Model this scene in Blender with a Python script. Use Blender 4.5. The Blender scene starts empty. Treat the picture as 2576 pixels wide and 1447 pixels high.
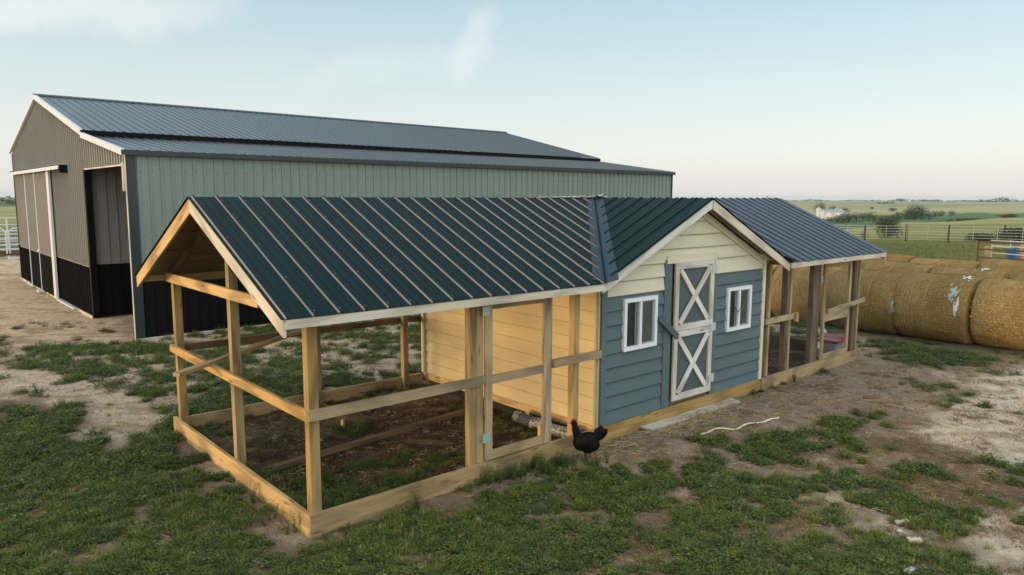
import bpy, bmesh, math, random
import numpy as np
from mathutils import Vector, Matrix, noise as mn
R = math.radians
rnd = random.Random(7)
S = bpy.context.scene
COL = S.collection

# ------------------------------------------------------------------ camera
CAMP = Vector((-2.8714, -6.0755, 3.1181))
YAW, PITCH, ROLL, FPX = 0.8507, -0.1241, 0.0041, 1833.68
fw = Vector((math.cos(PITCH)*math.cos(YAW), math.cos(PITCH)*math.sin(YAW), math.sin(PITCH)))
rt = Vector((math.sin(YAW), -math.cos(YAW), 0)); up = rt.cross(fw)
r2 = rt*math.cos(ROLL) + up*math.sin(ROLL); u2 = -rt*math.sin(ROLL) + up*math.cos(ROLL)
cd = bpy.data.cameras.new('camera'); cam = bpy.data.objects.new('camera', cd); COL.objects.link(cam)
M = Matrix((r2, u2, -fw)).transposed().to_4x4(); M.translation = CAMP
cam.matrix_world = M
cd.sensor_width = 36; cd.lens = 36*FPX/2576; cd.clip_end = 20000; cd.clip_start = .05
S.camera = cam

# ------------------------------------------------------------------ light, sky, exposure
SUN_AZ, SUN_EL = R(172), R(6)         # low evening sun behind thin cloud, from the left
W = bpy.data.worlds.new('World'); S.world = W; W.use_nodes = True
nt = W.node_tree; N = nt.nodes; L = nt.links; N.clear()
out = N.new('ShaderNodeOutputWorld'); bg = N.new('ShaderNodeBackground'); L.new(bg.outputs[0], out.inputs[0])
sky = N.new('ShaderNodeTexSky'); sky.sky_type = 'NISHITA'; sky.sun_disc = False
sky.sun_elevation = SUN_EL; sky.sun_rotation = math.pi/2 - SUN_AZ; sky.dust_density = 1.6; sky.air_density = 1.0; sky.ozone_density = 1.5
tc = N.new('ShaderNodeTexCoord'); sep = N.new('ShaderNodeSeparateXYZ'); L.new(tc.outputs['Generated'], sep.inputs[0])
ramp = N.new('ShaderNodeValToRGB'); L.new(sep.outputs['Z'], ramp.inputs[0])     # thin high veil: paler and warmer at the horizon; unseen zenith brightened for fill
e = ramp.color_ramp.elements; e[0].position = 0.0; e[0].color = (.585, .58, .57, 1); e[1].position = 1.0; e[1].color = (.74, .82, .86, 1)
for p, c in ((.06, (.58, .595, .59)), (.15, (.465, .54, .565)), (.25, (.345, .455, .505)), (.37, (.275, .39, .46)), (.60, (.56, .66, .72))):
    q = e.new(p); q.color = (*c, 1)
# wispy clouds
mp = N.new('ShaderNodeMapping'); mp.inputs['Scale'].default_value = (1.1, 1.9, 5.0); mp.inputs['Location'].default_value = (.35, .2, .55); L.new(tc.outputs['Generated'], mp.inputs[0])
nz = N.new('ShaderNodeTexNoise'); nz.inputs['Scale'].default_value = 1.5; nz.inputs['Detail'].default_value = 7; nz.inputs['Roughness'].default_value = .55; nz.inputs['Distortion'].default_value = .6; L.new(mp.outputs[0], nz.inputs[0])
cr = N.new('ShaderNodeValToRGB'); L.new(nz.outputs[0], cr.inputs[0]); cr.color_ramp.elements[0].position = .52; cr.color_ramp.elements[1].position = .80
def blob(direction, width, amp):
    d = N.new('ShaderNodeVectorMath'); d.operation = 'DOT_PRODUCT'; L.new(tc.outputs['Generated'], d.inputs[0]); d.inputs[1].default_value = Vector(direction).normalized()
    m = N.new('ShaderNodeMapRange'); m.inputs[1].default_value = 1-width; m.inputs[2].default_value = 1; m.inputs[3].default_value = 0; m.inputs[4].default_value = amp; m.clamp = True; m.interpolation_type = 'SMOOTHSTEP'
    L.new(d.outputs['Value'], m.inputs[0]); return m.outputs[0]
def mth(op, a, b):
    m = N.new('ShaderNodeMath'); m.operation = op
    for i, v in enumerate((a, b)):
        if isinstance(v, (int, float)): m.inputs[i].default_value = v
        else: L.new(v, m.inputs[i])
    m.use_clamp = True
    return m.outputs[0]
def dirpx(x, y):   # a direction in the sky
    return fw + r2*((x-1288)/FPX) + u2*((723.5-y)/FPX)
nz2 = N.new('ShaderNodeTexNoise'); nz2.inputs['Scale'].default_value = 5.5; nz2.inputs['Detail'].default_value = 6; nz2.inputs['Roughness'].default_value = .6; L.new(tc.outputs['Generated'], nz2.inputs[0])
wv = N.new('ShaderNodeVectorMath'); wv.operation = 'MULTIPLY_ADD'; L.new(nz2.outputs[1], wv.inputs[0]); wv.inputs[1].default_value = (.13, .13, .13); L.new(tc.outputs['Generated'], wv.inputs[2])
wq = N.new('ShaderNodeVectorMath'); wq.operation = 'SUBTRACT'; L.new(wv.outputs[0], wq.inputs[0]); wq.inputs[1].default_value = (.065, .065, .065)
def wisp(x, y, ang, s1, s2, amp):
    c = dirpx(x, y).normalized(); h = Vector((0, 0, 1)).cross(c).normalized()*-1; v = h.cross(c)*-1; v = Vector((0, 0, 1))-c*c.z; v.normalize()
    a1 = h*math.cos(ang)+v*math.sin(ang); a2 = v*math.cos(ang)-h*math.sin(ang); d = N.new('ShaderNodeVectorMath'); d.operation = 'SUBTRACT'; L.new(wq.outputs[0], d.inputs[0]); d.inputs[1].default_value = c
    r = []
    for ax, sc_ in ((a1, s1), (a2, s2)):
        q = N.new('ShaderNodeVectorMath'); q.operation = 'DOT_PRODUCT'; L.new(d.outputs[0], q.inputs[0]); q.inputs[1].default_value = ax/sc_
        p = N.new('ShaderNodeMath'); p.operation = 'POWER'; p.inputs[1].default_value = 2; ab = N.new('ShaderNodeMath'); ab.operation = 'ABSOLUTE'; L.new(q.outputs['Value'], ab.inputs[0]); L.new(ab.outputs[0], p.inputs[0]); r.append(p.outputs[0])
    sm = N.new('ShaderNodeMath'); sm.operation = 'ADD'; L.new(r[0], sm.inputs[0]); L.new(r[1], sm.inputs[1])
    m = N.new('ShaderNodeMapRange'); m.inputs[1].default_value = 0; m.inputs[2].default_value = 1; m.inputs[3].default_value = amp; m.inputs[4].default_value = 0; m.interpolation_type = 'SMOOTHSTEP'; L.new(sm.outputs[0], m.inputs[0]); return m.outputs[0]
ws = [wisp(1180, 105, R(55), .075, .034, .42), wisp(1010, 168, R(12), .16, .026, .17), wisp(40, 0, R(8), .28, .045, .75), wisp(760, 215, R(8), .22, .03, .05)]
acc = ws[0]
for w_ in ws[1:]: acc = mth('ADD', acc, w_)
cl = mth('ADD', mth('MULTIPLY', cr.outputs[0], .05), mth('MULTIPLY', acc, mth('ADD', nz2.outputs[0], .35)))
mixc = N.new('ShaderNodeMixRGB'); L.new(cl, mixc.inputs[0]); L.new(ramp.outputs[0], mixc.inputs[1]); mixc.inputs[2].default_value = (.68, .675, .67, 1)
STR = .10
sc1 = N.new('ShaderNodeVectorMath'); sc1.operation = 'SCALE'; L.new(mixc.outputs[0], sc1.inputs[0]); sc1.inputs['Scale'].default_value = .885/STR
sc2 = N.new('ShaderNodeVectorMath'); sc2.operation = 'SCALE'; L.new(sky.outputs[0], sc2.inputs[0]); sc2.inputs['Scale'].default_value = .45
add = N.new('ShaderNodeVectorMath'); add.operation = 'ADD'; L.new(sc1.outputs[0], add.inputs[0]); L.new(sc2.outputs[0], add.inputs[1])
# broad glow added to the unseen sky behind the viewer, to lighten front faces
gd = N.new('ShaderNodeVectorMath'); gd.operation = 'DOT_PRODUCT'; L.new(tc.outputs['Generated'], gd.inputs[0]); gd.inputs[1].default_value = Vector((-.35, -.90, .28)).normalized()
gm = N.new('ShaderNodeMapRange'); gm.interpolation_type = 'SMOOTHSTEP'; gm.inputs[1].default_value = .15; gm.inputs[2].default_value = .95; gm.inputs[3].default_value = 0; gm.inputs[4].default_value = .62/STR; L.new(gd.outputs['Value'], gm.inputs[0])
gc = N.new('ShaderNodeVectorMath'); gc.operation = 'SCALE'; gc.inputs[0].default_value = (.98, .93, .82); L.new(gm.outputs[0], gc.inputs['Scale'])
add2 = N.new('ShaderNodeVectorMath'); add2.operation = 'ADD'; L.new(add.outputs[0], add2.inputs[0]); L.new(gc.outputs[0], add2.inputs[1])
L.new(add2.outputs[0], bg.inputs[0]); bg.inputs[1].default_value = STR
sd = bpy.data.lights.new('sun', 'SUN'); sun = bpy.data.objects.new('sun', sd); COL.objects.link(sun)
sd.energy = 1.75; sd.angle = R(12); sd.color = (1.0, .70, .40)
sdir = Vector((math.cos(SUN_EL)*math.cos(SUN_AZ), math.cos(SUN_EL)*math.sin(SUN_AZ), math.sin(SUN_EL)))
sun.rotation_euler = sdir.to_track_quat('Z', 'Y').to_euler()
S.view_settings.view_transform = 'Standard'; S.view_settings.look = 'None'; S.view_settings.exposure = 0.50; S.view_settings.gamma = 1
S.render.film_transparent = False
S.cycles.max_bounces = 6; S.cycles.diffuse_bounces = 3; S.cycles.glossy_bounces = 3; S.cycles.use_denoising = True

# ------------------------------------------------------------------ helpers
def tag(o, label=None, cat=None, group=None, kind=None):
    if label: o['label'] = label
    if cat: o['category'] = cat
    if group: o['group'] = group
    if kind: o['kind'] = kind
    return o
def empty(name, loc=(0, 0, 0), label=None, cat=None, group=None):
    o = bpy.data.objects.new(name, None); COL.objects.link(o); o.location = loc; o.empty_display_size = .2
    return tag(o, label, cat, group)
def wloc(o):
    v = Vector((0, 0, 0))
    while o is not None: v = v + o.location; o = o.parent
    return v
class MB:
    def __init__(s): s.v = []; s.f = []; s.uv = []; s.m = []
    def quad(s, pts, uvs=None, mi=0):
        b = len(s.v); s.v += [tuple(p) for p in pts]; s.f.append(tuple(range(b, b+len(pts)))); s.uv += uvs or [(0, 0)]*len(pts); s.m.append(mi)
    def hexa(s, p, ua=0, mi=0, L_=None):
        # p: 8 points, 0-3 start ring, 4-7 end ring (same order); u runs start to end
        ou, ov = rnd.uniform(0, 40), rnd.uniform(0, 40)
        Ln = (Vector(p[4])-Vector(p[0])).length
        v = 0
        for i in range(4):
            j = (i+1) % 4; d = (Vector(p[j])-Vector(p[i])).length
            s.quad([p[i], p[j], p[4+j], p[4+i]], [(ou, ov+v), (ou, ov+v+d), (ou+Ln, ov+v+d), (ou+Ln, ov+v)], mi); v += d
        d1 = (Vector(p[1])-Vector(p[0])).length; d2 = (Vector(p[2])-Vector(p[1])).length
        s.quad([p[3], p[2], p[1], p[0]], [(ou, ov), (ou+d1*.2, ov), (ou+d1*.2, ov+d2), (ou, ov+d2)], mi)
        s.quad([p[4], p[5], p[6], p[7]], [(ou, ov), (ou+d1*.2, ov), (ou+d1*.2, ov+d2), (ou, ov+d2)], mi)
    def board(s, a, b, w, t, up=(0, 0, 1), mi=0):
        a, b = Vector(a), Vector(b); d = (b-a).normalized(); upv = Vector(up); side = d.cross(upv).normalized(); upn = side.cross(d).normalized()
        c = [upn*w/2+side*t/2, upn*w/2-side*t/2, -upn*w/2-side*t/2, -upn*w/2+side*t/2]
        s.hexa([a+k for k in c]+[b+k for k in c], mi=mi)
        return s
    def box(s, x0, x1, y0, y1, z0, z1, mi=0):
        dx, dy, dz = x1-x0, y1-y0, z1-z0
        if dx >= dy and dx >= dz: s.hexa([(x0, y1, z1), (x0, y0, z1), (x0, y0, z0), (x0, y1, z0), (x1, y1, z1), (x1, y0, z1), (x1, y0, z0), (x1, y1, z0)], mi=mi)
        elif dy >= dz: s.hexa([(x0, y0, z1), (x1, y0, z1), (x1, y0, z0), (x0, y0, z0), (x0, y1, z1), (x1, y1, z1), (x1, y1, z0), (x0, y1, z0)], mi=mi)
        else: s.hexa([(x0, y0, z0), (x1, y0, z0), (x1, y1, z0), (x0, y1, z0), (x0, y0, z1), (x1, y0, z1), (x1, y1, z1), (x0, y1, z1)], mi=mi)
        return s
    def tube(s, pts, r, n=8, mi=0, taper=None):
        pts = [Vector(p) for p in pts]; rings = []
        for i, p in enumerate(pts):
            d = (pts[min(i+1, len(pts)-1)]-pts[max(i-1, 0)]).normalized()
            a = d.orthogonal().normalized() if i == 0 else (rings_a - d*rings_a.dot(d)).normalized()
            rings_a = a; b_ = d.cross(a)
            rr = r if taper is None else r*(1+(taper-1)*i/(len(pts)-1))
            rings.append([p+a*rr*math.cos(2*math.pi*k/n)+b_*rr*math.sin(2*math.pi*k/n) for k in range(n)])
        L0 = 0
        for i in range(len(pts)-1):
            L1 = L0+(pts[i+1]-pts[i]).length
            for k in range(n):
                j = (k+1) % n
                s.quad([rings[i][k], rings[i][j], rings[i+1][j], rings[i+1][k]], [(L0, k*.02), (L0, k*.02+.02), (L1, k*.02+.02), (L1, k*.02)], mi)
            L0 = L1
        s.quad(rings[0][::-1], None, mi); s.quad(rings[-1], None, mi)
        return s
    def build(s, name, mat, parent=None, label=None, smooth=False, mats=None):
        o0 = wloc(parent)
        me = bpy.data.meshes.new(name); me.from_pydata([(x-o0.x, y-o0.y, z-o0.z) for x, y, z in s.v], [], s.f)
        u = me.uv_layers.new(name='UVMap'); u.data.foreach_set('uv', np.array(s.uv, 'f').ravel())
        me.materials.append(mat)
        for m2 in mats or (): me.materials.append(m2)
        if mats: me.polygons.foreach_set('material_index', s.m)
        bm = bmesh.new(); bm.from_mesh(me); bmesh.ops.remove_doubles(bm, verts=bm.verts, dist=1e-5); bmesh.ops.recalc_face_normals(bm, faces=bm.faces); bm.to_mesh(me); bm.free()
        if smooth: me.polygons.foreach_set('use_smooth', [True]*len(me.polygons))
        me.update()
        o = bpy.data.objects.new(name, me); COL.objects.link(o); o.parent = parent
        return tag(o, label)
def rawbuild(name, mb, mat, parent=None, attrs=None):
    """large meshes: no merge of doubles"""
    o0 = wloc(parent)
    me = bpy.data.meshes.new(name); v = np.array(mb.v, 'f').reshape(-1, 3)-np.array(o0, 'f')
    me.from_pydata(v.tolist(), [], mb.f); me.materials.append(mat); me.update()
    o = bpy.data.objects.new(name, me); COL.objects.link(o); o.parent = parent
    return o
def copytree(o, parent=None):
    c = o.copy(); COL.objects.link(c); c.parent = parent
    for ch in [k for k in bpy.data.objects if k.parent == o]: copytree(ch, c)
    return c

# numpy fbm value noise
_rs = np.random.RandomState(5); _T = _rs.rand(256, 256)
def vnoise(x, y):
    xi = np.floor(x).astype(int); yi = np.floor(y).astype(int); fx = x-xi; fy = y-yi; fx = fx*fx*(3-2*fx); fy = fy*fy*(3-2*fy)
    a = _T[xi & 255, yi & 255]; b = _T[(xi+1) & 255, yi & 255]; c = _T[xi & 255, (yi+1) & 255]; d = _T[(xi+1) & 255, (yi+1) & 255]
    return (a*(1-fx)+b*fx)*(1-fy)+(c*(1-fx)+d*fx)*fy
def fbm(x, y, o=4, s=1.0):
    x = np.asarray(x, float)*s; y = np.asarray(y, float)*s; t = 0; a = .5; n = 0
    for i in range(o): t = t+a*vnoise(x+i*17.3, y+i*9.1); n += a; a *= .5; x = x*2.03; y = y*2.03
    return t/n

# ------------------------------------------------------------------ materials
class NT:
    def __init__(s, name):
        s.mat = bpy.data.materials.new(name); s.mat.use_nodes = True; s.t = s.mat.node_tree; s.b = s.t.nodes['Principled BSDF']
    def n(s, t, **k):
        nd = s.t.nodes.new(t)
        for a, v in k.items():
            if a.startswith('_'): setattr(nd, a[1:], v)
            else:
                key = a.replace('__', ' ')
                s.put(nd.inputs[int(key[1:]) if key[0] == 'i' and key[1:].isdigit() else key], v)
        return nd
    def put(s, sock, v):
        if hasattr(v, 'is_output') or isinstance(v, bpy.types.NodeSocket): s.t.links.new(v, sock)
        else: sock.default_value = v
    def coords(s, kind='Object', scale=(1, 1, 1), loc=(0, 0, 0)):
        c = s.n('ShaderNodeTexCoord'); m = s.n('ShaderNodeMapping', Scale=scale, Location=loc); s.t.links.new(c.outputs[kind], m.inputs[0]); return m.outputs[0]
    def noise(s, vec, scale=5, detail=4, rough=.55, dist=0): return s.n('ShaderNodeTexNoise', Vector=vec, Scale=scale, Detail=detail, Roughness=rough, Distortion=dist).outputs[0]
    def ramp(s, fac, stops):
        r = s.n('ShaderNodeValToRGB', i0=fac); el = r.color_ramp.elements
        while len(el) < len(stops): el.new(.5)
        for q, (p, c) in zip(el, stops): q.position = p; q.color = (*c, 1) if not isinstance(c, (int, float)) else (c, c, c, 1)
        return r.outputs[0]
    def mix(s, f, a, b, mode='MIX'):
        m = s.n('ShaderNodeMixRGB', _blend_type=mode, i0=f)
        for i, v in ((1, a), (2, b)): s.put(m.inputs[i], v if not isinstance(v, tuple) or len(v) == 4 else (*v, 1))
        return m.outputs[0]
    def math(s, op, a, b=0, clamp=False):
        m = s.n('ShaderNodeMath', _operation=op, i0=a, i1=b); m.use_clamp = clamp; return m.outputs[0]
    def bump(s, h, strength=.3, dist=.01): s.put(s.b.inputs['Normal'], s.n('ShaderNodeBump', Height=h, Strength=strength, Distance=dist).outputs[0])
    def set(s, **k):
        for a, v in k.items(): s.put(s.b.inputs[a.replace('__', ' ')], v if not isinstance(v, tuple) or len(v) == 4 else (*v, 1))
        return s.mat
def lin(r, g, b): return tuple(((c/255)/12.92 if c/255 <= .04045 else ((c/255+.055)/1.055)**2.4) for c in (r, g, b))

def wood(name, light, dark, stain=(.10, .07, .045), weather=None, wamt=0, knots=True, rough=.75):
    m = NT(name); uv = m.coords('UV')
    g1 = m.noise(m.coords('UV', (1.0, 38, 1)), 1.0, 5, .6, .9)
    g2 = m.noise(m.coords('UV', (2.2, 160, 1)), 1.0, 3, .6)
    ring = m.n('ShaderNodeTexWave', Vector=m.coords('UV', (.22, 7.5, 1)), Scale=1.3, Distortion=6.5, Detail=2, Detail__Scale=.6).outputs[1]
    c = m.mix(m.ramp(g1, [(.3, 0.), (.72, 1.)]), light, dark)
    c = m.mix(m.math('MULTIPLY', m.ramp(ring, [(.42, 0.), (.9, 1.)]), .95), c, tuple(x*.60 for x in dark))
    c = m.mix(m.math('MULTIPLY', m.ramp(g2, [(.5, 0.), (.85, 1.)]), .35), c, tuple(x*.6 for x in dark))
    big = m.noise(m.coords('UV', (.9, 2.2, 1)), 1.0, 3, .6)
    c = m.mix(m.math('MULTIPLY', m.ramp(big, [(.42, 0.), (.75, 1.)]), .4), c, tuple(x*1.25 for x in light))
    if weather:
        wn = m.noise(m.coords('UV', (.7, 5, 1), (3, 7, 0)), 1.2, 5, .65)
        c = m.mix(m.math('MULTIPLY', m.ramp(wn, [(.3, 0.), (.7, 1.)]), wamt), c, weather)
    if knots:
        k = m.n('ShaderNodeTexVoronoi', Vector=m.coords('UV', (1.9, 11, 1)), Scale=1.0, Randomness=1.0).outputs[0]
        c = m.mix(m.math('MULTIPLY', m.ramp(k, [(.07, 1.), (.17, 0.)]), .85), c, stain)
    oi = m.n('ShaderNodeObjectInfo').outputs['Random']; hs = m.n('ShaderNodeHueSaturation', Color=c); m.put(hs.inputs['Value'], m.n('ShaderNodeMapRange', i0=oi, i3=.86, i4=1.14).outputs[0]); m.put(hs.inputs['Saturation'], m.n('ShaderNodeMapRange', i0=m.math('FRACT', m.math('MULTIPLY', oi, 7.13)), i3=.78, i4=1.02).outputs[0])
    c = hs.outputs[0]
    m.bump(m.math('ADD', g1, m.math('MULTIPLY', g2, .6)), .35, .004)
    return m.set(Base__Color=c, Roughness=rough)
M_pine = wood('treated pine', (.44, .275, .085), (.26, .145, .036), weather=(.37, .265, .11), wamt=.5)
M_post = wood('treated pine post', (.42, .26, .078), (.24, .135, .034), weather=(.33, .26, .12), wamt=.55)
M_new = wood('new pine', (.62, .385, .125), (.42, .235, .06), weather=(.56, .39, .16), wamt=.3)
M_grey = wood('greyed pine', (.42, .285, .125), (.21, .125, .045), weather=(.44, .325, .17), wamt=.7)
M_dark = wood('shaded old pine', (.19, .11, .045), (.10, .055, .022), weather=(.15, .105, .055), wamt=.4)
M_barge = wood('bleached barge board', (.64, .54, .38), (.50, .39, .24), stain=(.12, .10, .08), weather=(.66, .62, .54), wamt=.8)
M_peel = wood('whitewashed trim board', (.72, .68, .60), (.52, .45, .35), stain=(.06, .045, .035), weather=(.76, .75, .72), wamt=.85)
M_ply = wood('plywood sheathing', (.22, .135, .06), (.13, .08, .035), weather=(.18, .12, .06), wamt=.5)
M_plank = wood('weathered grey plank', (.46, .42, .35), (.32, .28, .22), weather=(.52, .48, .41), wamt=.8, stain=(.14, .12, .09))

def metal_paint(name, col, rough=.33, var=.25, oil=.25, spec=.5, tint=None, cs=1.0):
    m = NT(name)
    n1 = m.noise(m.coords('Object', (.9*cs, .9*cs, .35*cs)), 1.0, 4, .6); n2 = m.noise(m.coords('Object', (30, 30, 6)), 1.0, 4, .6)
    c = m.mix(m.math('MULTIPLY', m.ramp(n1, [(.35, 0.), (.7, 1.)]), var), col, tuple(x*.72 for x in col))
    c = m.mix(m.math('MULTIPLY', m.ramp(n2, [(.62, 0.), (.80, 1.)]), var*.5), c, tint or tuple(min(1, x*1.9+.02) for x in col))
    r = m.n('ShaderNodeMapRange', i0=n2, i3=rough*.8, i4=rough*1.35).outputs[0]
    n3 = m.noise(m.coords('Object', (1.6, 1.6, 1.0)), 1.0, 2, .5)
    m.bump(n3, oil, .02)
    return m.set(Base__Color=c, Roughness=r, Specular__IOR__Level=spec)
M_roof = metal_paint('charcoal blue roofing', (.005, .0190, .0215), .42, .3, .15, .06, tint=(.03, .04, .045))
M_roof2 = metal_paint('sky tinted roofing', (.010, .026, .042), .22, .3, .12, .8, tint=(.03, .04, .045))  # same roofing, glossier and bluer: reflected sky put into the base colour
M_riblit = metal_paint('sunlit rib flank', (.225, .205, .20), .5, .45, .1, .3, tint=(.20, .09, .04), cs=6)  # low sun on the left rib flanks painted as pale colour, brown spots
M_flash = metal_paint('valley flashing metal', (.012, .032, .045), .45, .2, .1, .25)
M_broof = metal_paint('barn roofing', (.050, .070, .084), .27, .3, .12, 1.0)
M_btrim = metal_paint('dark green grey trim', (.018, .034, .036), .35, .2, .05, .5)
M_bwall = metal_paint('grey green barn siding', (.195, .247, .220), .36, .35, .35, .6, tint=(.34, .37, .33))
M_bend = metal_paint('taupe barn siding', (.225, .208, .18), .40, .25, .2, .5)
M_wains = metal_paint('black wainscot siding', (.0045, .0045, .005), .5, .2, .1, .12, tint=(.015, .015, .015))
M_white = metal_paint('white metal trim', (.62, .64, .66), .4, .12, .05)
M_galv = metal_paint('galvanised steel', (.52, .54, .55), .35, .3, .05)
M_pipew = metal_paint('pale pipe', (.42, .41, .35), .5, .2, 0)
M_pipeb = metal_paint('rusty pipe', (.10, .045, .025), .6, .5, 0, .3)
M_postb = metal_paint('black steel post', (.02, .014, .012), .6, .4, 0, .3)
M_blue = metal_paint('blue plastic', (.02, .13, .30), .4, .15, 0)

def siding(name, col, worn):
    m = NT(name)
    g = m.noise(m.coords('UV', (3, 60, 1)), 1.0, 6, .65, .5); f = m.noise(m.coords('UV', (60, 220, 1)), 1.0, 3, .6); b = m.noise(m.coords('UV', (1.1, 2.5, 1)), 1.0, 4, .6)
    c = m.mix(m.math('MULTIPLY', m.ramp(g, [(.4, 0.), (.75, 1.)]), .30), col, tuple(x*.72 for x in col))
    c = m.mix(m.math('MULTIPLY', m.ramp(b, [(.35, 0.), (.68, 1.)]), .55), c, tuple(x*1.26 for x in col))
    c = m.mix(m.math('MULTIPLY', m.ramp(f, [(.68, 0.), (.78, 1.)]), .55), c, worn)
    m.bump(m.math('ADD', g, m.math('MULTIPLY', f, .5)), .55, .004)
    return m.set(Base__Color=c, Roughness=.72)
M_blueS = siding('slate blue siding', (.088, .130, .143), (.17, .19, .185))
M_cream = siding('cream siding', (.64, .585, .44), (.42, .34, .22))
M_creamlit = siding('sunlit cream siding', (.54, .43, .225), (.40, .30, .15))  # same cream paint as the front, warm sunlight put into its colour
M_lipb = siding('shadow line blue board lip', (.035, .055, .062), (.05, .06, .06))  # dark tone stands in for the shadow line at each lap
M_lipc = siding('shadow line cream board lip', (.32, .235, .12), (.14, .10, .05))  # lap shadow painted as a darker cream
M_felt = siding('dark door panel', (.074, .094, .102), (.10, .11, .11))

def simple(name, col, rough=.6, n=20, var=.25, bump=.2):
    m = NT(name); a = m.noise(m.coords('Object'), n, 4, .6)
    c = m.mix(m.math('MULTIPLY', m.ramp(a, [(.35, 0.), (.7, 1.)]), var), col, tuple(x*.6 for x in col)); m.bump(a, bump, .005)
    return m.set(Base__Color=c, Roughness=rough)
M_vinyl = simple('white vinyl', (.78, .80, .82), .4, 8, .06, .02)
M_black = simple('black interior', (.008, .008, .009), .9)
M_screen = simple('insect screen', (.014, .015, .017), .5)
M_hinge = simple('painted steel hinge', (.50, .56, .56), .4, 60, .3)
M_hingeg = simple('pale green hinge', (.28, .44, .41), .4, 60, .3)
M_red = simple('dark red plastic', (.28, .02, .035), .4)
M_tote = simple('frosted grey plastic', (.30, .31, .34), .35)
M_labelw = simple('white label', (.6, .62, .6), .5)
M_labelk = simple('dark label print', (.02, .06, .05), .5)
M_strap = simple('pale yellow strap', (.62, .60, .40), .5)
M_chalk = simple('chalky block', (.62, .50, .38), .8, 30, .4)
M_bag = simple('white plastic', (.6, .62, .64), .35, 20, .3, .8)
m = NT('silver insulation wrap'); a = m.noise(m.coords('Object'), 26, 5, .7)
m.bump(a, 1.0, .02); M_foil = m.set(Base__Color=m.ramp(a, [(.42, (.05, .05, .05)), (.55, (.42, .41, .40)), (.7, (.75, .74, .73))]), Metallic=.25, Roughness=.35)
M_soot = simple('dark grey cloth', (.06, .06, .065), .7)
m = NT('window glass'); a = m.noise(m.coords('Object', (2, 2, 1.2)), 3, 4, .6); g_ = m.noise(m.coords('Object'), 90, 3, .7)
M_glass = m.set(Base__Color=m.mix(m.ramp(a, [(.35, 0.), (.7, 1.)]), (.050, .062, .052), (.085, .10, .082)), Roughness=m.n('ShaderNodeMapRange', i0=g_, i3=.10, i4=.28).outputs[0], Specular__IOR__Level=.5)

m = NT('black feathers'); f = m.noise(m.coords('Object', (60, 60, 25)), 1.0, 4, .6)
m.bump(f, .5, .01); M_hen = m.set(Base__Color=m.mix(f, (.0015, .0015, .0018), (.005, .0045, .0045)), Roughness=.6, Specular__IOR__Level=.12)
M_comb = simple('red comb', (.33, .025, .018), .5); M_leg = simple('dark bird leg', (.035, .03, .03), .6); M_beak = simple('horn beak', (.10, .07, .05), .5)

def hay(name, c1, c2, c3):
    m = NT(name)
    g = m.noise(m.coords('UV', (26, 9, 1)), 1.0, 6, .72, 1.2); g2 = m.noise(m.coords('UV', (90, 30, 1)), 1.0, 4, .7, .8); b = m.noise(m.coords('Object'), 1.3, 4, .6)
    c = m.mix(m.ramp(g, [(.34, 0.), (.66, 1.)]), c2, c1)
    c = m.mix(m.math('MULTIPLY', m.ramp(g2, [(.50, 0.), (.72, 1.)]), .75), c, c3)
    c = m.mix(m.math('MULTIPLY', m.ramp(b, [(.42, 0.), (.72, 1.)]), .5), c, tuple(x*.62 for x in c2))
    # net wrap strands run round the bale in bands
    st = m.n('ShaderNodeTexWave', Vector=m.coords('UV', (1, .012, 1)), Scale=4.4, Distortion=2.6, Detail=3, Detail__Scale=2).outputs[1]
    oi = m.n('ShaderNodeObjectInfo').outputs['Random']; uvr = m.n('ShaderNodeVectorMath', _operation='ADD', i0=m.coords('UV', (3.6, .07, 1))); cx = m.n('ShaderNodeCombineXYZ', X=m.math('MULTIPLY', oi, 37.0)); m.put(uvr.inputs[1], cx.outputs[0])
    band = m.noise(uvr.outputs[0], 1.0, 2, .5)
    sb = m.math('MULTIPLY', m.ramp(st, [(.62, 0.), (.9, 1.)]), m.ramp(band, [(.53, 0.), (.62, 1.)]))
    sb = m.math('MULTIPLY', sb, m.ramp(m.noise(m.coords('UV', (70, 30, 1)), 1.0, 2), [(.4, 0.), (.55, 1.)]))
    c = m.mix(.55, c, m.n('ShaderNodeHueSaturation', Color=c, Value=m.n('ShaderNodeMapRange', i0=oi, i3=.75, i4=1.25).outputs[0]).outputs[0]); c = m.mix(m.math('MULTIPLY', sb, .75), c, (.70, .50, .35))
    m.bump(m.math('ADD', g, m.math('MULTIPLY', g2, .8)), 1.0, .06)
    return m.set(Base__Color=c, Roughness=.85, Specular__IOR__Level=.2)
M_hay = hay('hay', (.60, .405, .145), (.235, .135, .042), (.74, .55, .28))
M_net = simple('pale green net wrap', (.33, .40, .33), .6, 25, .5, .6)
M_netw = simple('white net wrap', (.62, .62, .60), .6, 30, .4, .6)

def leafmat(name, c1, c2, c3, trans=.25):
    m = NT(name); oi = m.n('ShaderNodeObjectInfo'); g = m.n('ShaderNodeNewGeometry')
    a = m.noise(m.coords('Object'), 1.2, 3, .6)
    c = m.mix(oi.outputs['Random'], c1, c2)
    c = m.mix(m.math('MULTIPLY', m.ramp(g.outputs['Random Per Island'], [(.55, 0.), (1., 1.)]), .7), c, c3)
    return m.set(Base__Color=c, Roughness=.6, Specular__IOR__Level=.3, Subsurface__Weight=0)
M_weed = leafmat('weed leaves', (.040, .070, .010), (.108, .140, .020), (.27, .27, .065))
M_weed2 = leafmat('bluish weed leaves', (.030, .056, .014), (.056, .086, .021), (.13, .16, .05))
M_grass = leafmat('grass blades', (.11, .145, .030), (.19, .20, .050), (.32, .28, .10))
M_straw = leafmat('straw', (.36, .27, .14), (.50, .40, .24), (.60, .52, .36))
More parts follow.
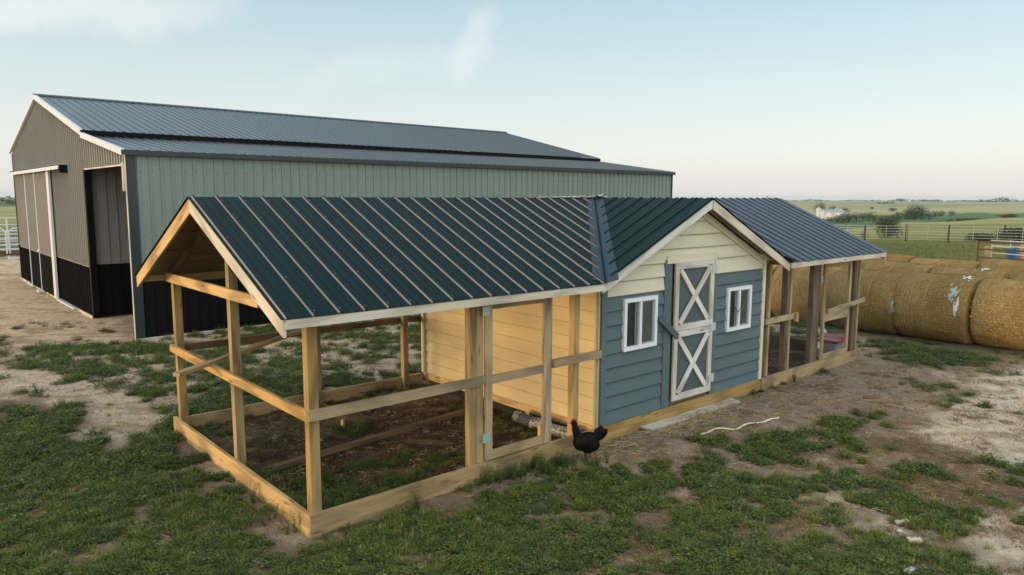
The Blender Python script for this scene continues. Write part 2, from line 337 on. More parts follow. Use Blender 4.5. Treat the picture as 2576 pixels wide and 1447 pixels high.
M_dry = leafmat('dry weeds', (.16, .10, .045), (.22, .14, .07), (.28, .20, .10))
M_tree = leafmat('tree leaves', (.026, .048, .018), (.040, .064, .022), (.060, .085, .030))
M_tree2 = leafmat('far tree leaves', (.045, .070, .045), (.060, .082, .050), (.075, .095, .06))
M_bark = simple('bark', (.06, .045, .035), .9)
M_clod = simple('dirt clod', (.13, .09, .055), .95)
M_stone = simple('pale stone', (.52, .49, .46), .8)

# ------------------------------------------------------------------ terrain
POLY = {
'yard':[(-2.55,51.72),(6.7,33.52),(1.33,11.22),(1.96,10.4),(-0.68,11.8),(-2.94,12.22),(-14,14),(-20,45)],
'sandA':[(-1.75,11.69),(-0.56,8.74),(-0.7,7.11),(-1.27,7.44),(-2.0,8.38)],
'sandB':[(-0.41,6.86),(0.36,5.32),(-0.11,3.99),(-0.75,3.82),(-1.11,4.22),(-0.77,5.61)],
'sandC':[(3.03,9.8),(4.31,9.34),(5.24,6.81),(3.83,4.09),(3.39,5.2),(1.79,5.83),(2.34,7.77)],
'dirtHut':[(3.58,0.11),(4.1,0.18),(7.69,-0.02),(11.54,0),(13.6,-.2),(12.2,-1.5),(10.52,-1.39),(8.15,-1.79),(7.02,-1.54),(5.98,-1.22),(4.82,-1.13),(4.01,-1.0),(3.61,-0.65)],
'sandR':[(30,-12),(17,-3.4),(13.44,-2.38),(11.26,-2.13),(7.54,-2.43),(7.29,-2.86),(7.34,-3.3),(6.7,-3.95),(6.9,-5.35),(12,-12)],
'sandR2':[(7.2,-5.3),(5.69,-4.25),(5.26,-4.0),(4.8,-4.05),(4.45,-4.24),(3.57,-4.52),(3.4,-7)],
'brownR':[(6.96,-1.94),(7.36,-2.5),(7.18,-3.35),(6.5,-4.09),(5.53,-4.18),(5.3,-3.61),(5.41,-2.84),(5.76,-2.13)],
'baleGrass':[(13.42,0.77),(14.59,0.09),(14.15,-1.23),(13.51,-1.9),(12.27,-1.72),(11.47,-1.05),(12.1,0.0)],
'dense1':[(-3.51,8.19),(-0.65,6.61),(-1.09,4.31),(-0.17,3.52),(-0.06,-0.15),(1.67,-0.36),(3.11,-0.72),(3.66,-1.93),(3.5,-2.9),(2.62,-3.7),(1,-6),(-8,-6),(-9,4)],
'mid1':[(-0.87,11.95),(1.83,10.81),(0.82,6.64),(0.47,5.66),(-0.72,7.13),(-0.97,9.68)],
'behind':[(1.89,10.9),(12,10.9),(13,4.0),(4.09,4.0),(0.0,4.0),(.34,5.5)],
'run':[(0,0),(3.94,0),(3.94,3.95),(0,3.95)],
'runR':[(7.8,0),(11.5,0),(11.5,3.95),(7.8,3.95)],
'bales':[(13.9,-8),(40,-8),(32,7),(13.9,7)],
}
def sdpoly(px, py, poly):
    d = np.full(px.shape, 1e9); ins = np.zeros(px.shape, bool); n = len(poly)
    for i in range(n):
        ax, ay = poly[i]; bx, by = poly[(i+1) % n]; ex, ey = bx-ax, by-ay; wx, wy = px-ax, py-ay
        t = np.clip((wx*ex+wy*ey)/(ex*ex+ey*ey), 0, 1); d = np.minimum(d, np.hypot(wx-ex*t, wy-ey*t))
        c = ((ay <= py) & (by > py)) | ((by <= py) & (ay > py))
        with np.errstate(divide='ignore', invalid='ignore'): xx = ax+(py-ay)*ex/np.where(ey == 0, 1e-9, ey)
        ins ^= c & (px < xx)
    return np.where(ins, d, -d)
def inside(name, x, y, soft=.3, wob=.5):
    d = sdpoly(x, y, POLY[name])+(fbm(x+31, y+7, 4, 1.4)-.5)*2*wob
    return np.clip(d/soft+.5, 0, 1)
AZK = [-180, 5, 14, 17, 20, 22.5, 25, 32, 45, 80, 180]
DK = [0, 56, 75, 110, 150, 230, 400, 520, 650, 760, 950, 1500, 2300, 3000, 6000]
ZP = {   # heights along a bearing
 0: [0, 0, -.3, -.7, -.9, -1.5, -3, -4, -5, -5, -5, -5, -4, -3, -30],
 14:[0, 0, -.4, -.45, -.60, -1.55, -9, -10, -10.5, -9.5, -8.5, -8, -7, -6.5, -60],
 20:[0, 0, -.6, -.75, -.90, -4.0, -12, -12.5, -12.3, -11.5, -10.5, -10, -9, -8.2, -60],
 25:[0, 0, -.9, -1.5, -2.8, -6.0, -14, -15.2, -15.6, -15.4, -13.6, -12, -10.5, -8.5, -60],
 45:[0, 0, -.6, -1.2, -2, -4, -9, -11, -12, -12, -11, -10, -9, -8, -60],
 80:[0, 0, -.1, -.2, -.4, -1.2, -1.8, -2.5, -3.5, -4, -5, -6, -6, -5, -60]}
def terr(x, y):
    x = np.asarray(x, float); y = np.asarray(y, float)
    dx, dy = x-CAMP.x, y-CAMP.y; d = np.hypot(dx, dy); az = np.degrees(np.arctan2(dy, dx))
    ks = [0, 14, 20, 25, 45, 80]; prof = [np.interp(d, DK, ZP[k]) for k in ks]
    a = np.clip(az, 0, 80); z = np.zeros(d.shape)
    for i in range(len(ks)-1):
        t = np.clip((a-ks[i])/(ks[i+1]-ks[i]), 0, 1); m_ = (a >= ks[i]) & (a <= ks[i+1]); t = t*t*(3-2*t)
        z = np.where(m_, prof[i]*(1-t)+prof[i+1]*t, z)
    z = z+(fbm(x, y, 3, .02)-.5)*1.2*np.clip((d-70)/120, 0, 1)
    z = z+(fbm(x, y, 4, 1.1)-.5)*.05*np.clip((d-1)/3, 0, 1)+(fbm(x+9, y, 3, 6)-.5)*.022*np.clip(1-d/60, 0, 1)
    z = z-.03+.035*inside('dirtHut', x, y, .5, .2)
    z = z+.05*inside('run', x, y, .3, 0)*(fbm(x, y, 3, 3)-.4)
    return z
def blend(a, b, t): return a*(1-t[..., None])+np.array(b)*t[..., None]
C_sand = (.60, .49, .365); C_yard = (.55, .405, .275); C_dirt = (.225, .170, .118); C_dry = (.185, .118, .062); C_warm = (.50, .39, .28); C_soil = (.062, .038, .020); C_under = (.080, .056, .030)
def groundcol(x, y):
    d = np.hypot(x-CAMP.x, y-CAMP.y); az = np.degrees(np.arctan2(y-CAMP.y, x-CAMP.x))
    n1 = fbm(x, y, 4, .9); n2 = fbm(x+50, y, 4, 3.2); n3 = fbm(x, y+40, 3, 9)
    c = np.zeros(x.shape+(3,))+np.array((.47, .37, .265))
    c = blend(c, C_dirt, np.clip((n1-.38)*4, 0, 1))
    c = blend(c, (.20, .140, .085), .8*inside('dense1', x, y, .5, .4)); c = blend(c, C_under, .7*inside('dense1', x, y, .5, .4)*np.clip((n2-.42)*6, 0, 1)); c = blend(c, (.23, .165, .105), .75*np.clip((x-2)/1.5, 0, 1)*(y < -.6)*np.clip((n2-.35)*5, 0, 1))
    c = blend(c, C_warm, .85*inside('mid1', x, y, .5, .4)); c = blend(c, C_warm, .85*inside('behind', x, y, .5, .4)*(n1 < .62))
    c = blend(c, C_yard, inside('yard', x, y, .8, .6))
    for k in ('sandA', 'sandB', 'sandC'): c = blend(c, C_warm, .95*inside(k, x, y, .4, .35))
    c = blend(c, C_dry, .8*inside('brownR', x, y, .5, .5)*np.clip(n2*2, 0, 1))
    c = blend(c, (.265, .205, .150), inside('dirtHut', x, y, .5, .35)); c = blend(c, (.12, .085, .05), .7*inside('dirtHut', x, y, .4, .2)*np.clip((n2-.55)*7, 0, 1))
    c = blend(c, C_sand, inside('sandR', x, y, .35, .35)*.9); c = blend(c, C_sand, inside('sandR2', x, y, .3, .3)*.9)
    c = blend(c, (.15, .115, .06), .8*inside('baleGrass', x, y, .5, .4)); c = blend(c, (.13, .10, .06), .9*inside('bales', x, y, .3, .1))
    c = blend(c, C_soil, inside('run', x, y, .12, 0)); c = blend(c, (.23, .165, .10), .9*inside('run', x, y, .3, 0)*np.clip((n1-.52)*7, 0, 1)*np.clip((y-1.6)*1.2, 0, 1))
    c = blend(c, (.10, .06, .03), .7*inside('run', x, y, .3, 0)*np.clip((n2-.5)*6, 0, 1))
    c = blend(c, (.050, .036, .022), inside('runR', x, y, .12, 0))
    c = c*(.80+.4*n3)[..., None]
    # dirt pock marks on the sand
    c = blend(c, (.26, .185, .115), .65*np.clip((fbm((x*.75-y*.66)*.55, (x*.66+y*.75)*1.9, 4, 2.6)-.56)*9, 0, 1)*(d < 60))
    # pasture beyond the yard, fields beyond that
    past = np.clip((x-22+(n1-.5)*5)/4, 0, 1)*np.clip((d-22)/6, 0, 1)*(az < 60)
    past = np.maximum(past, np.clip((y-40+(n1-.5)*3)/2, 0, 1)*(az >= 60)); past = np.maximum(past, np.clip((d-60)/10, 0, 1))
    g = blend(np.zeros(x.shape+(3,))+np.array((.175, .185, .055)), (.27, .24, .10), np.clip((fbm(x, y, 4, .12)-.42)*4, 0, 1))
    g = blend(g, (.30, .275, .125), np.clip((d-70)/60, 0, 1)*np.clip((fbm(x*.6, y, 5, .05)-.40)*4, 0, 1))
    u = (az-14)/11
    crop = np.clip((d-330)/60, 0, 1)*np.clip((790-d+30*np.sin(az*2))/30, 0, 1)
    g = blend(g, (.060, .115, .052), crop*.9)
    far = np.clip((d-790)/60, 0, 1)
    tan = blend(np.zeros(x.shape+(3,))+np.array((.315, .275, .150)), (.19, .215, .10), np.clip((fbm(x, y, 5, .004)-.50)*6, 0, 1))
    tan = blend(tan, (.12, .15, .08), .6*np.clip((fbm(x+900, y, 5, .010)-.60)*8, 0, 1))
    g = g*(1-far[..., None])+tan*far[..., None]
    return c*(1-past[..., None])+g*past[..., None]
def make_ground():
    az = np.concatenate([np.linspace(-8, 100, 1300), np.linspace(100, 352, 170)[1:-1]]); nA = len(az)
    r = [0.0]; step = .05
    rr = [1.5]
    while rr[-1] < 6000: rr.append(rr[-1]+max(.055, rr[-1]*.0085 if rr[-1] > 20 else .055+.003*rr[-1]))
    rr = np.array([.02]+rr); A, Rr = np.meshgrid(np.radians(az), rr, indexing='ij')
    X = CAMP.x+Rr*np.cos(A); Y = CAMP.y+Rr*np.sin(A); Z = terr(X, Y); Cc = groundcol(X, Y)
    nR = len(rr); idx = np.arange(nA*nR).reshape(nA, nR); nx = np.roll(idx, -1, 0)
    F = np.stack([idx[:, :-1], idx[:, 1:], nx[:, 1:], nx[:, :-1]], -1).reshape(-1, 4)
    me = bpy.data.meshes.new('ground'); me.vertices.add(nA*nR); me.vertices.foreach_set('co', np.stack([X, Y, Z], -1).astype('f').ravel())
    me.loops.add(F.size); me.loops.foreach_set('vertex_index', F.astype('i').ravel()); me.polygons.add(len(F)); me.polygons.foreach_set('loop_start', np.arange(0, F.size, 4, dtype='i')); me.update(calc_edges=True)
    ca = me.color_attributes.new('soil', 'FLOAT_COLOR', 'POINT'); ca.data.foreach_set('color', np.concatenate([Cc, np.ones(Cc.shape[:2]+(1,))], -1).astype('f').ravel())
    me.polygons.foreach_set('use_smooth', [True]*len(me.polygons))
    m = NT('ground'); at = m.n('ShaderNodeVertexColor', _layer_name='soil').outputs[0]
    f1 = m.noise(m.coords('Object'), 14, 6, .68); f2 = m.noise(m.coords('Object'), 55, 5, .7); f3 = m.noise(m.coords('Object', (1, 1, 1)), .35, 5, .7)
    k = m.math('ADD', m.math('MULTIPLY', m.ramp(f1, [(.3, 0.), (.7, 1.)]), .50), m.math('MULTIPLY', m.ramp(f2, [(.3, 0.), (.7, 1.)]), .45))
    f4 = m.noise(m.coords('Object'), 150, 3, .7); k = m.math('ADD', k, m.math('MULTIPLY', m.ramp(f4, [(.3, 0.), (.7, 1.)]), .45)); k = m.math('ADD', k, .44)
    vm = m.n('ShaderNodeVectorMath', _operation='SCALE', i0=at); m.put(vm.inputs['Scale'], k)
    c = m.mix(m.math('MULTIPLY', m.ramp(m.noise(m.coords('Object'), 32, 4, .75), [(.62, 0.), (.70, 1.)]), .5), vm.outputs[0], m.mix(1, vm.outputs[0], (.35, .33, .30, 1), 'MULTIPLY'))
    m.bump(m.math('ADD', m.math('ADD', f1, m.math('MULTIPLY', f2, .6)), m.math('MULTIPLY', f4, .25)), 1.0, .045)
    me.materials.append(m.set(Base__Color=c, Roughness=.95, Specular__IOR__Level=.12))
    o = bpy.data.objects.new('ground', me); COL.objects.link(o); return tag(o, kind='structure')
make_ground()
def tz(x, y): return float(terr(np.array([x]), np.array([y]))[0])

# ------------------------------------------------------------------ metal sheet helpers
def profile(L0, L1, pitch=.2286, H=.019, minor=.0045, off=0.0, wid=1.0):
    pts = [(L0, 0)]; k = math.floor((L0-off)/pitch)
    while off+k*pitch < L1+pitch:
        c = off+k*pitch
        for s, h in ((-.019*wid, 0), (-.012*wid, H), (.012*wid, H), (.019*wid, 0), (pitch/3-.010, 0), (pitch/3, minor), (pitch/3+.010, 0), (2*pitch/3-.010, 0), (2*pitch/3, minor), (2*pitch/3+.010, 0)):
            if L0 < c+s < L1: pts.append((c+s, h))
        k += 1
    pts.append((L1, 0)); return pts
def sheet(prof, top, low, n, rib=False):
    mb = MB(); n = Vector(n).normalized(); pr = None; hp = 0
    for s, h in prof:
        a, b = top(s), low(s)
        if a is None: pr = None; continue
        a = Vector(a)+n*h; b = Vector(b)+n*h
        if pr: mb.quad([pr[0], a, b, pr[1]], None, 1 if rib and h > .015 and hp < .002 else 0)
        hp = h
        pr = (a, b)
    return mb

# ------------------------------------------------------------------ chicken coop
RX0, RX1, EY0, EY1, RY, ZE, ZR, MX = -.335, 11.865, -.26, 4.21, 1.975, 2.08, 3.09, 5.96
SL = (ZR-ZE)/(RY-EY0); HX0, HX1 = 3.73, 8.19; HY = -.245; X1, X2 = 3.94, 7.80; DW = 3.95
def zr_(y): return ZR-SL*abs(y-RY)     # top surface of the run roof
def zh_(x): return ZR-SL*abs(x-MX)
coop = empty('chicken_coop', (5.9, 2, 0), 'long wooden chicken coop, blue and cream hut between two open runs under dark ribbed roofs', 'chicken coop')
nrm = Vector((0, -SL, 1)).normalized(); G = .10   # valley gap
def lowy(x):
    if HX0 < x <= MX: return min(max(EY0, x-HX0+EY0+G), RY-.01)
    if MX < x < HX1: return min(max(EY0, HX1-x+EY0+G), RY-.01)
    return EY0-.02
LIFT = .012
for (a, b, nm, lb) in ((RX0-.02, MX, 'roof_panel', 'ribbed roof over the left run with low sun painted tan on the rib flanks'), (MX+.003, RX1+.02, 'roof_panel', 'ribbed roof over the right run with reflected sky tinted into the metal')):
    lf_ = b <= MX+.01; pf = profile(a, b, pitch=.249, off=-.05)
    if lf_: pf = [((s_-.008 if False else s_), h_) for s_, h_ in pf]
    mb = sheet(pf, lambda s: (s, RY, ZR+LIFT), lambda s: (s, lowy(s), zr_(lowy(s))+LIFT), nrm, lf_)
    if lf_:
        for yy in (EY0+.06, .35, .95, 1.5, 1.88):
            x = -.05+.03
            while x < 5.9:
                if yy > lowy(x)+.02: mb.box(x-.005, x+.005, yy-.005, yy+.005, zr_(yy)+LIFT, zr_(yy)+LIFT+.006, mi=2)
                x += .249
    mb.build(nm, M_roof if lf_ else M_roof2, coop, lb, mats=[M_riblit, M_tote] if lf_ else None)
sheet(profile(RX0-.02, RX1+.02, pitch=.249, off=-.05), lambda s: (s, RY, ZR+LIFT), lambda s: (s, EY1+.02, zr_(EY1+.02)+LIFT), (0, SL, 1)).build('roof_panel', M_roof, coop, 'rear slope of the coop roof')
def hx(y, sgn):
    v = MX-(sgn*0)+sgn*(MX-HX0)
    if y > EY0: v = MX+sgn*max((MX-HX0)-(y-EY0)-G, .01)
    return v+ (sgn*.02 if y <= EY0 else 0)
for sgn in (-1, 1):
    sheet(profile(HY-.015, RY-G, pitch=.249, off=-.22), lambda s: (MX, s, ZR+LIFT), lambda s, g=sgn: (hx(s, g), s, zh_(hx(s, g))+LIFT), (sgn*SL, 0, 1)).build('roof_panel', M_roof, coop, 'left slope of the hut roof' if sgn < 0 else 'right slope of the hut roof')
    # valley flashing: two wings and a raised seam
    mb = MB(); lo = Vector((HX0 if sgn < 0 else HX1, EY0, ZE)); hi = Vector((MX, RY, ZR)); d = (hi-lo).normalized()
    for (wdir, nn, wdt) in ((Vector((-sgn*-1, 0, 0)) if False else Vector((sgn*1.0, 0, 0)), nrm, .125), (Vector((0, -1, 0)), Vector((sgn*SL, 0, 1)).normalized(), .125)):
        w = wdir-d*wdir.dot(d); w = (w-nn*w.dot(nn)).normalized()
        p = [lo-d*.03, hi, hi+w*wdt*1.1, lo+w*wdt*1.35-d*.03]
        o_ = nn*.021
        mb.quad([q+o_ for q in p])
        mb.quad([p[0]+o_, p[1]+o_, p[1]+w*.012+nn*.045, p[0]+w*.012+nn*.045])
    mb.build('valley_flashing', M_flash, coop)
# sheathing below the metal
def slab(mb, quad, n, t):
    n = Vector(n).normalized(); q = [Vector(p) for p in quad]
    b = [p-n*t for p in q]
    mb.quad(q, [(p.x, p.y) for p in q]); mb.quad(b[::-1], [(p.x, p.y*1.2) for p in b[::-1]])
    for i in range(4): mb.quad([q[i], b[i], b[(i+1) % 4], q[(i+1) % 4]])
mb = MB()
E_ = .004
def rq(xa, xb, xc, xd, y0=EY0+.01): # front slope quads
    return [(xa, RY, ZR), (xb, RY, ZR), (xc, y0, zr_(y0)), (xd, y0, zr_(y0))]
slab(mb, rq(RX0+.03, MX, HX0, RX0+.03), nrm, .014); slab(mb, rq(MX, RX1-.03, RX1-.03, HX1), nrm, .014)
slab(mb, [(RX0+.03, RY+.001, ZR), (RX1-.03, RY+.001, ZR), (RX1-.03, EY1-.01, zr_(EY1-.01)), (RX0+.03, EY1-.01, zr_(EY1-.01))], (0, SL, 1), .014)
for sgn, hxx in ((-1, HX0), (1, HX1)):
    slab(mb, [(MX, HY+.03, ZR-.001), (MX, RY, ZR-.001), (hxx, EY0+.01, zh_(hxx)-.001), (hxx, HY+.03, zh_(hxx)-.001)], (sgn*SL, 0, 1), .014)
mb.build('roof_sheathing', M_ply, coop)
# rafters
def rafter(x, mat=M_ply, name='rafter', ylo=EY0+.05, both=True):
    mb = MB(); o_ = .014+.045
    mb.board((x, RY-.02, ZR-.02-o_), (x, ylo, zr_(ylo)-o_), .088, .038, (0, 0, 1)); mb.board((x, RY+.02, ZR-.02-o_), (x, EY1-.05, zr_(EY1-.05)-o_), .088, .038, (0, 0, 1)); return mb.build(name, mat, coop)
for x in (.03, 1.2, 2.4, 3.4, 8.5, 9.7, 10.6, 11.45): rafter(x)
for y in (-.12, .4, .8):
    for g in (-1, 1):
        if y < 0 or g > 0:
            mb = MB(); xe = MX+g*2.1; mb.board((MX+g*.02, y, ZR-.08), (xe, y, zh_(xe)-.06), .088, .038); mb.build('rafter', M_pine, coop)
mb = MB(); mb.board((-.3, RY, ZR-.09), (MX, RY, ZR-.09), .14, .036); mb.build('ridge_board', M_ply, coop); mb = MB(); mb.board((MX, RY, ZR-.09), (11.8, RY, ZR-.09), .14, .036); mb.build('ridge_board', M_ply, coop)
mb = MB(); mb.board((MX, HY+.03, ZR-.09), (MX, 1.0, ZR-.09), .14, .036); mb.build('ridge_board', M_pine, coop)
# barge boards (rake trim)
def rake(p_hi, p_lo, outdir, mat, h=.14, t=.03, drop=.005, label=None):
    a = Vector(p_hi); b = Vector(p_lo); o = Vector(outdir)*t; d = (b-a).normalized(); dn = Vector((0, 0, -1)); mb = MB()
    hv = h/abs(math.cos(math.atan(SL)))
    a1, b1 = a+dn*drop, b+dn*drop; a2 = a1+dn*hv; b2 = b1+dn*hv
    b2 = b2-(b2-a2).normalized()*.0
    mb.hexa([a1, a1+o, a2+o, a2, b1, b1+o, b2+o, b2]); return mb.build('barge_board', mat, coop, label)
rake((RX0+.03, RY, ZR+.004), (RX0+.03, EY0, ZE+.004), (-1, 0, 0), M_barge, label='pale weathered barge board on the left gable')
rake((RX0+.03, RY, ZR+.004), (RX0+.03, EY1, zr_(EY1)+.004), (-1, 0, 0), M_new, label='golden barge board at the back of the left gable')
rake((RX1-.03, RY, ZR+.004), (RX1-.03, EY0, ZE+.004), (1, 0, 0), M_barge); rake((RX1-.03, RY, ZR+.004), (RX1-.03, EY1, zr_(EY1)+.004), (1, 0, 0), M_barge)
rake((MX-.012, HY+.03, ZR-.006), (HX0-.02, HY+.03, zh_(HX0)-.006), (0, -1, 0), M_peel, .10, label='whitewashed barge board of the hut gable, left half')
rake((MX+.014, HY+.03, ZR-.006), (HX1, HY+.03, zh_(HX1)-.006), (0, -1, 0), M_barge, .115, label='whitewashed barge board of the hut gable, right half')
# eave fascias
MB().box(RX0+.03, HX0-.03, EY0-.012, EY0+.012, ZE-.085, ZE-.004).build('fascia', M_barge, coop)
MB().box(HX1+.002, RX1-.03, EY0-.012, EY0+.012, ZE-.085, ZE-.004).build('fascia', M_barge, coop)
MB().box(RX0+.03, RX1-.03, EY1-.012, EY1+.012, ZE-.085, ZE-.004).build('fascia', M_new, coop)
# beams under the eaves
for (xa, xb) in ((0.0, 3.92), (7.9, 11.43)):
    MB().box(xa, xb, .012, .05, 2.03, 2.11).build('beam', M_pine, coop); MB().box(xa, xb, DW-.05, DW-.012, 2.0, 2.09).build('beam', M_pine, coop)
# skirts
BT = .19
MB().box(-.04, X1-.005, -.042, -.002, -.10, BT).build('skirt_board', M_grey, coop)
MB().box(X2+.05, 11.52, -.042, -.002, -.10, BT+.005).build('skirt_board', M_grey, coop)
MB().box(-.042, -.002, -.001, DW+.04, -.08, BT-.002).build('skirt_board', M_new, coop)
MB().box(-.001, X1-.01, DW, DW+.038, -.08, BT-.03).build('skirt_board', M_pine, coop)
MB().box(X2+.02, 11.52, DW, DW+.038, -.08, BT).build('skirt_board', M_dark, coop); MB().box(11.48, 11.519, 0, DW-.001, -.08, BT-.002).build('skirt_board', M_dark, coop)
# posts of the left run
def post(x0, x1, y0, y1, z1, mat=M_post, z0=-.05, lean=(0, 0), label=None):
    mb = MB(); lx, ly = lean
    mb.hexa([(x0, y0, z0), (x1, y0, z0), (x1, y1, z0), (x0, y1, z0), (x0+lx, y0+ly, z1), (x1+lx, y0+ly, z1), (x1+lx, y1+ly, z1), (x0+lx, y1+ly, z1)]); return mb.build('post', mat, coop, label)
post(0, .098, 0, .098, 2.06); post(.004, .10, 1.84, 1.936, 2.93, lean=(0, .045)); post(0, .095, 3.80, 3.895, 2.06, lean=(0, .03))
post(1.95, 2.04, 3.855, 3.948, 2.03); post(3.50, 3.59, 3.855, 3.948, 2.03)
post(1.86, 1.955, 0, .09, 2.04); post(1.958, 2.045, .001, .042, 2.04, M_grey); post(3.028, 3.095, 0, .04, 2.04, M_grey); post(3.47, 3.565, .001, .095, 2.06, M_pine, label='golden post with bold grain near the hut')
# rails
MB().box(-.042, -.002, -.025, DW+.04, 1.075, 1.175).build('rail', M_new, coop)
MB().box(-.041, -.001, 1.0, DW+.05, 2.005, 2.12).build('rail', M_new, coop, 'golden tie board across the left gable')
MB().box(.0, 2.045, -.041, -.001, 1.075, 1.175).build('rail', M_grey, coop); MB().box(3.09, X1-.002, -.041, -.001, 1.10, 1.20).build('rail', M_grey, coop)
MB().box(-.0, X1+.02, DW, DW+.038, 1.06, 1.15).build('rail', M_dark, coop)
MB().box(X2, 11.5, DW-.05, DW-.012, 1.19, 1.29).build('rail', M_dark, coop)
# pen door, left run
def pendoor(x0, x1, z0, z1, y, mat, label, mid, midh, hinges=True, lm=None):
    d = empty('pen_door', ((x0+x1)/2, y, z0)); d.parent = coop; d.location = Vector(((x0+x1)/2, y, z0))-wloc(coop); d['label'] = label
    t = .038; w = .09
    MB().box(x0, x0+w, y-t, y, z0, z1).build('stile', mat, d); MB().box(x1-w, x1, y-t, y, z0, z1).build('stile', mat, d)
    MB().box(x0+w+.001, x1-w-.001, y-t+.003, y-.003, z1-w, z1-.002).build('cross_rail', mat, d); MB().box(x0+w+.001, x1-w-.001, y-t+.003, y-.003, z0+.002, z0+w+.01).build('cross_rail', lm or mat, d)
    MB().box(x0+w+.001, x1-w-.001, y-t+.003, y-.003, mid, mid+midh).build('cross_rail', lm or mat, d)
    return d
d = pendoor(2.055, 3.02, .205, 1.99, .0, M_grey, 'narrow framed gate of the left run, open in its upper and lower halves', 1.065, .095)
for z, mt in ((1.84, M_hinge), (.42, M_hingeg)): MB().box(2.005, 2.10, -.047, -.040, z, z+.10).build('hinge', mt, d)
MB().box(2.92, 2.96, .0, .05, .28, .42).build('door_stop', M_new, d)
# loose brace lying on the rails
brace = MB(); brace.board((-.50, 2.17, 1.175), (2.36, 4.06, 1.235), .042, .088, (0, 0, 1)); brace.build('loose_board', M_pine, None)
tag(bpy.data.objects['loose_board'], 'loose pine board lying slantwise across the rails of the left run', 'board')
# right run posts
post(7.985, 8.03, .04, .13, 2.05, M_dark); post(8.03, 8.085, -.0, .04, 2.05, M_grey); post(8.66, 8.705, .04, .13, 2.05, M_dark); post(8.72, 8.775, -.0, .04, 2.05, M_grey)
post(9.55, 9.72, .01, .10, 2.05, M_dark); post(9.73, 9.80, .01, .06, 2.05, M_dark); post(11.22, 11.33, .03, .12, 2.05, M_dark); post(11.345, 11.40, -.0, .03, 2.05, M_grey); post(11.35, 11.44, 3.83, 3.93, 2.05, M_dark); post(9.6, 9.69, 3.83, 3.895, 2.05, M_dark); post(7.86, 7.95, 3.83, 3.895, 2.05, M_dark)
MB().box(7.895, 8.86, -.041, -.001, 1.075, 1.165).build('rail', M_grey, coop); MB().box(8.80, 8.875, -.09, -.043, 1.03, 1.18).build('rail_block', M_new, coop)
d = pendoor(9.84, 10.93, .20, 1.97, -.004, M_pine, 'framed gate of the right run with a wide middle board', .90, .17, lm=M_grey)
for z in (1.62, .42): MB().box(9.80, 9.838, -.012, .0, z, z+.12).build('hinge', M_hinge, d)
mb = MB(); mb.board((9.97, -.062, 1.085), (11.47, -.062, 1.17), .085, .036); mb.build('latch_board', M_grey, coop)
mb = MB()
def wires(x0, x1, z0, z1, y, sp=.052, w=.0004):
    H = z1-z0; k = x0-H
    while k < x1:
        for sg in (1, -1):
            a = [k, z0] if sg > 0 else [k, z1]; t0 = max(0, x0-k); t1 = min(H, x1-k)
            if t1 > t0: mb.quad([(k+t0-w, y, a[1]+sg*t0), (k+t0+w, y, a[1]+sg*t0), (k+t1+w, y, a[1]+sg*t1), (k+t1-w, y, a[1]+sg*t1)])
        k += sp
wires(7.95, 9.82, BT+.01, 2.02, -.0455); wires(9.93, 10.84, .30, 1.88, .003); wires(10.95, 11.40, BT+.01, 2.02, -.0455)
mb.build('wire_mesh', M_galv, coop, 'fine wire mesh of the right run')
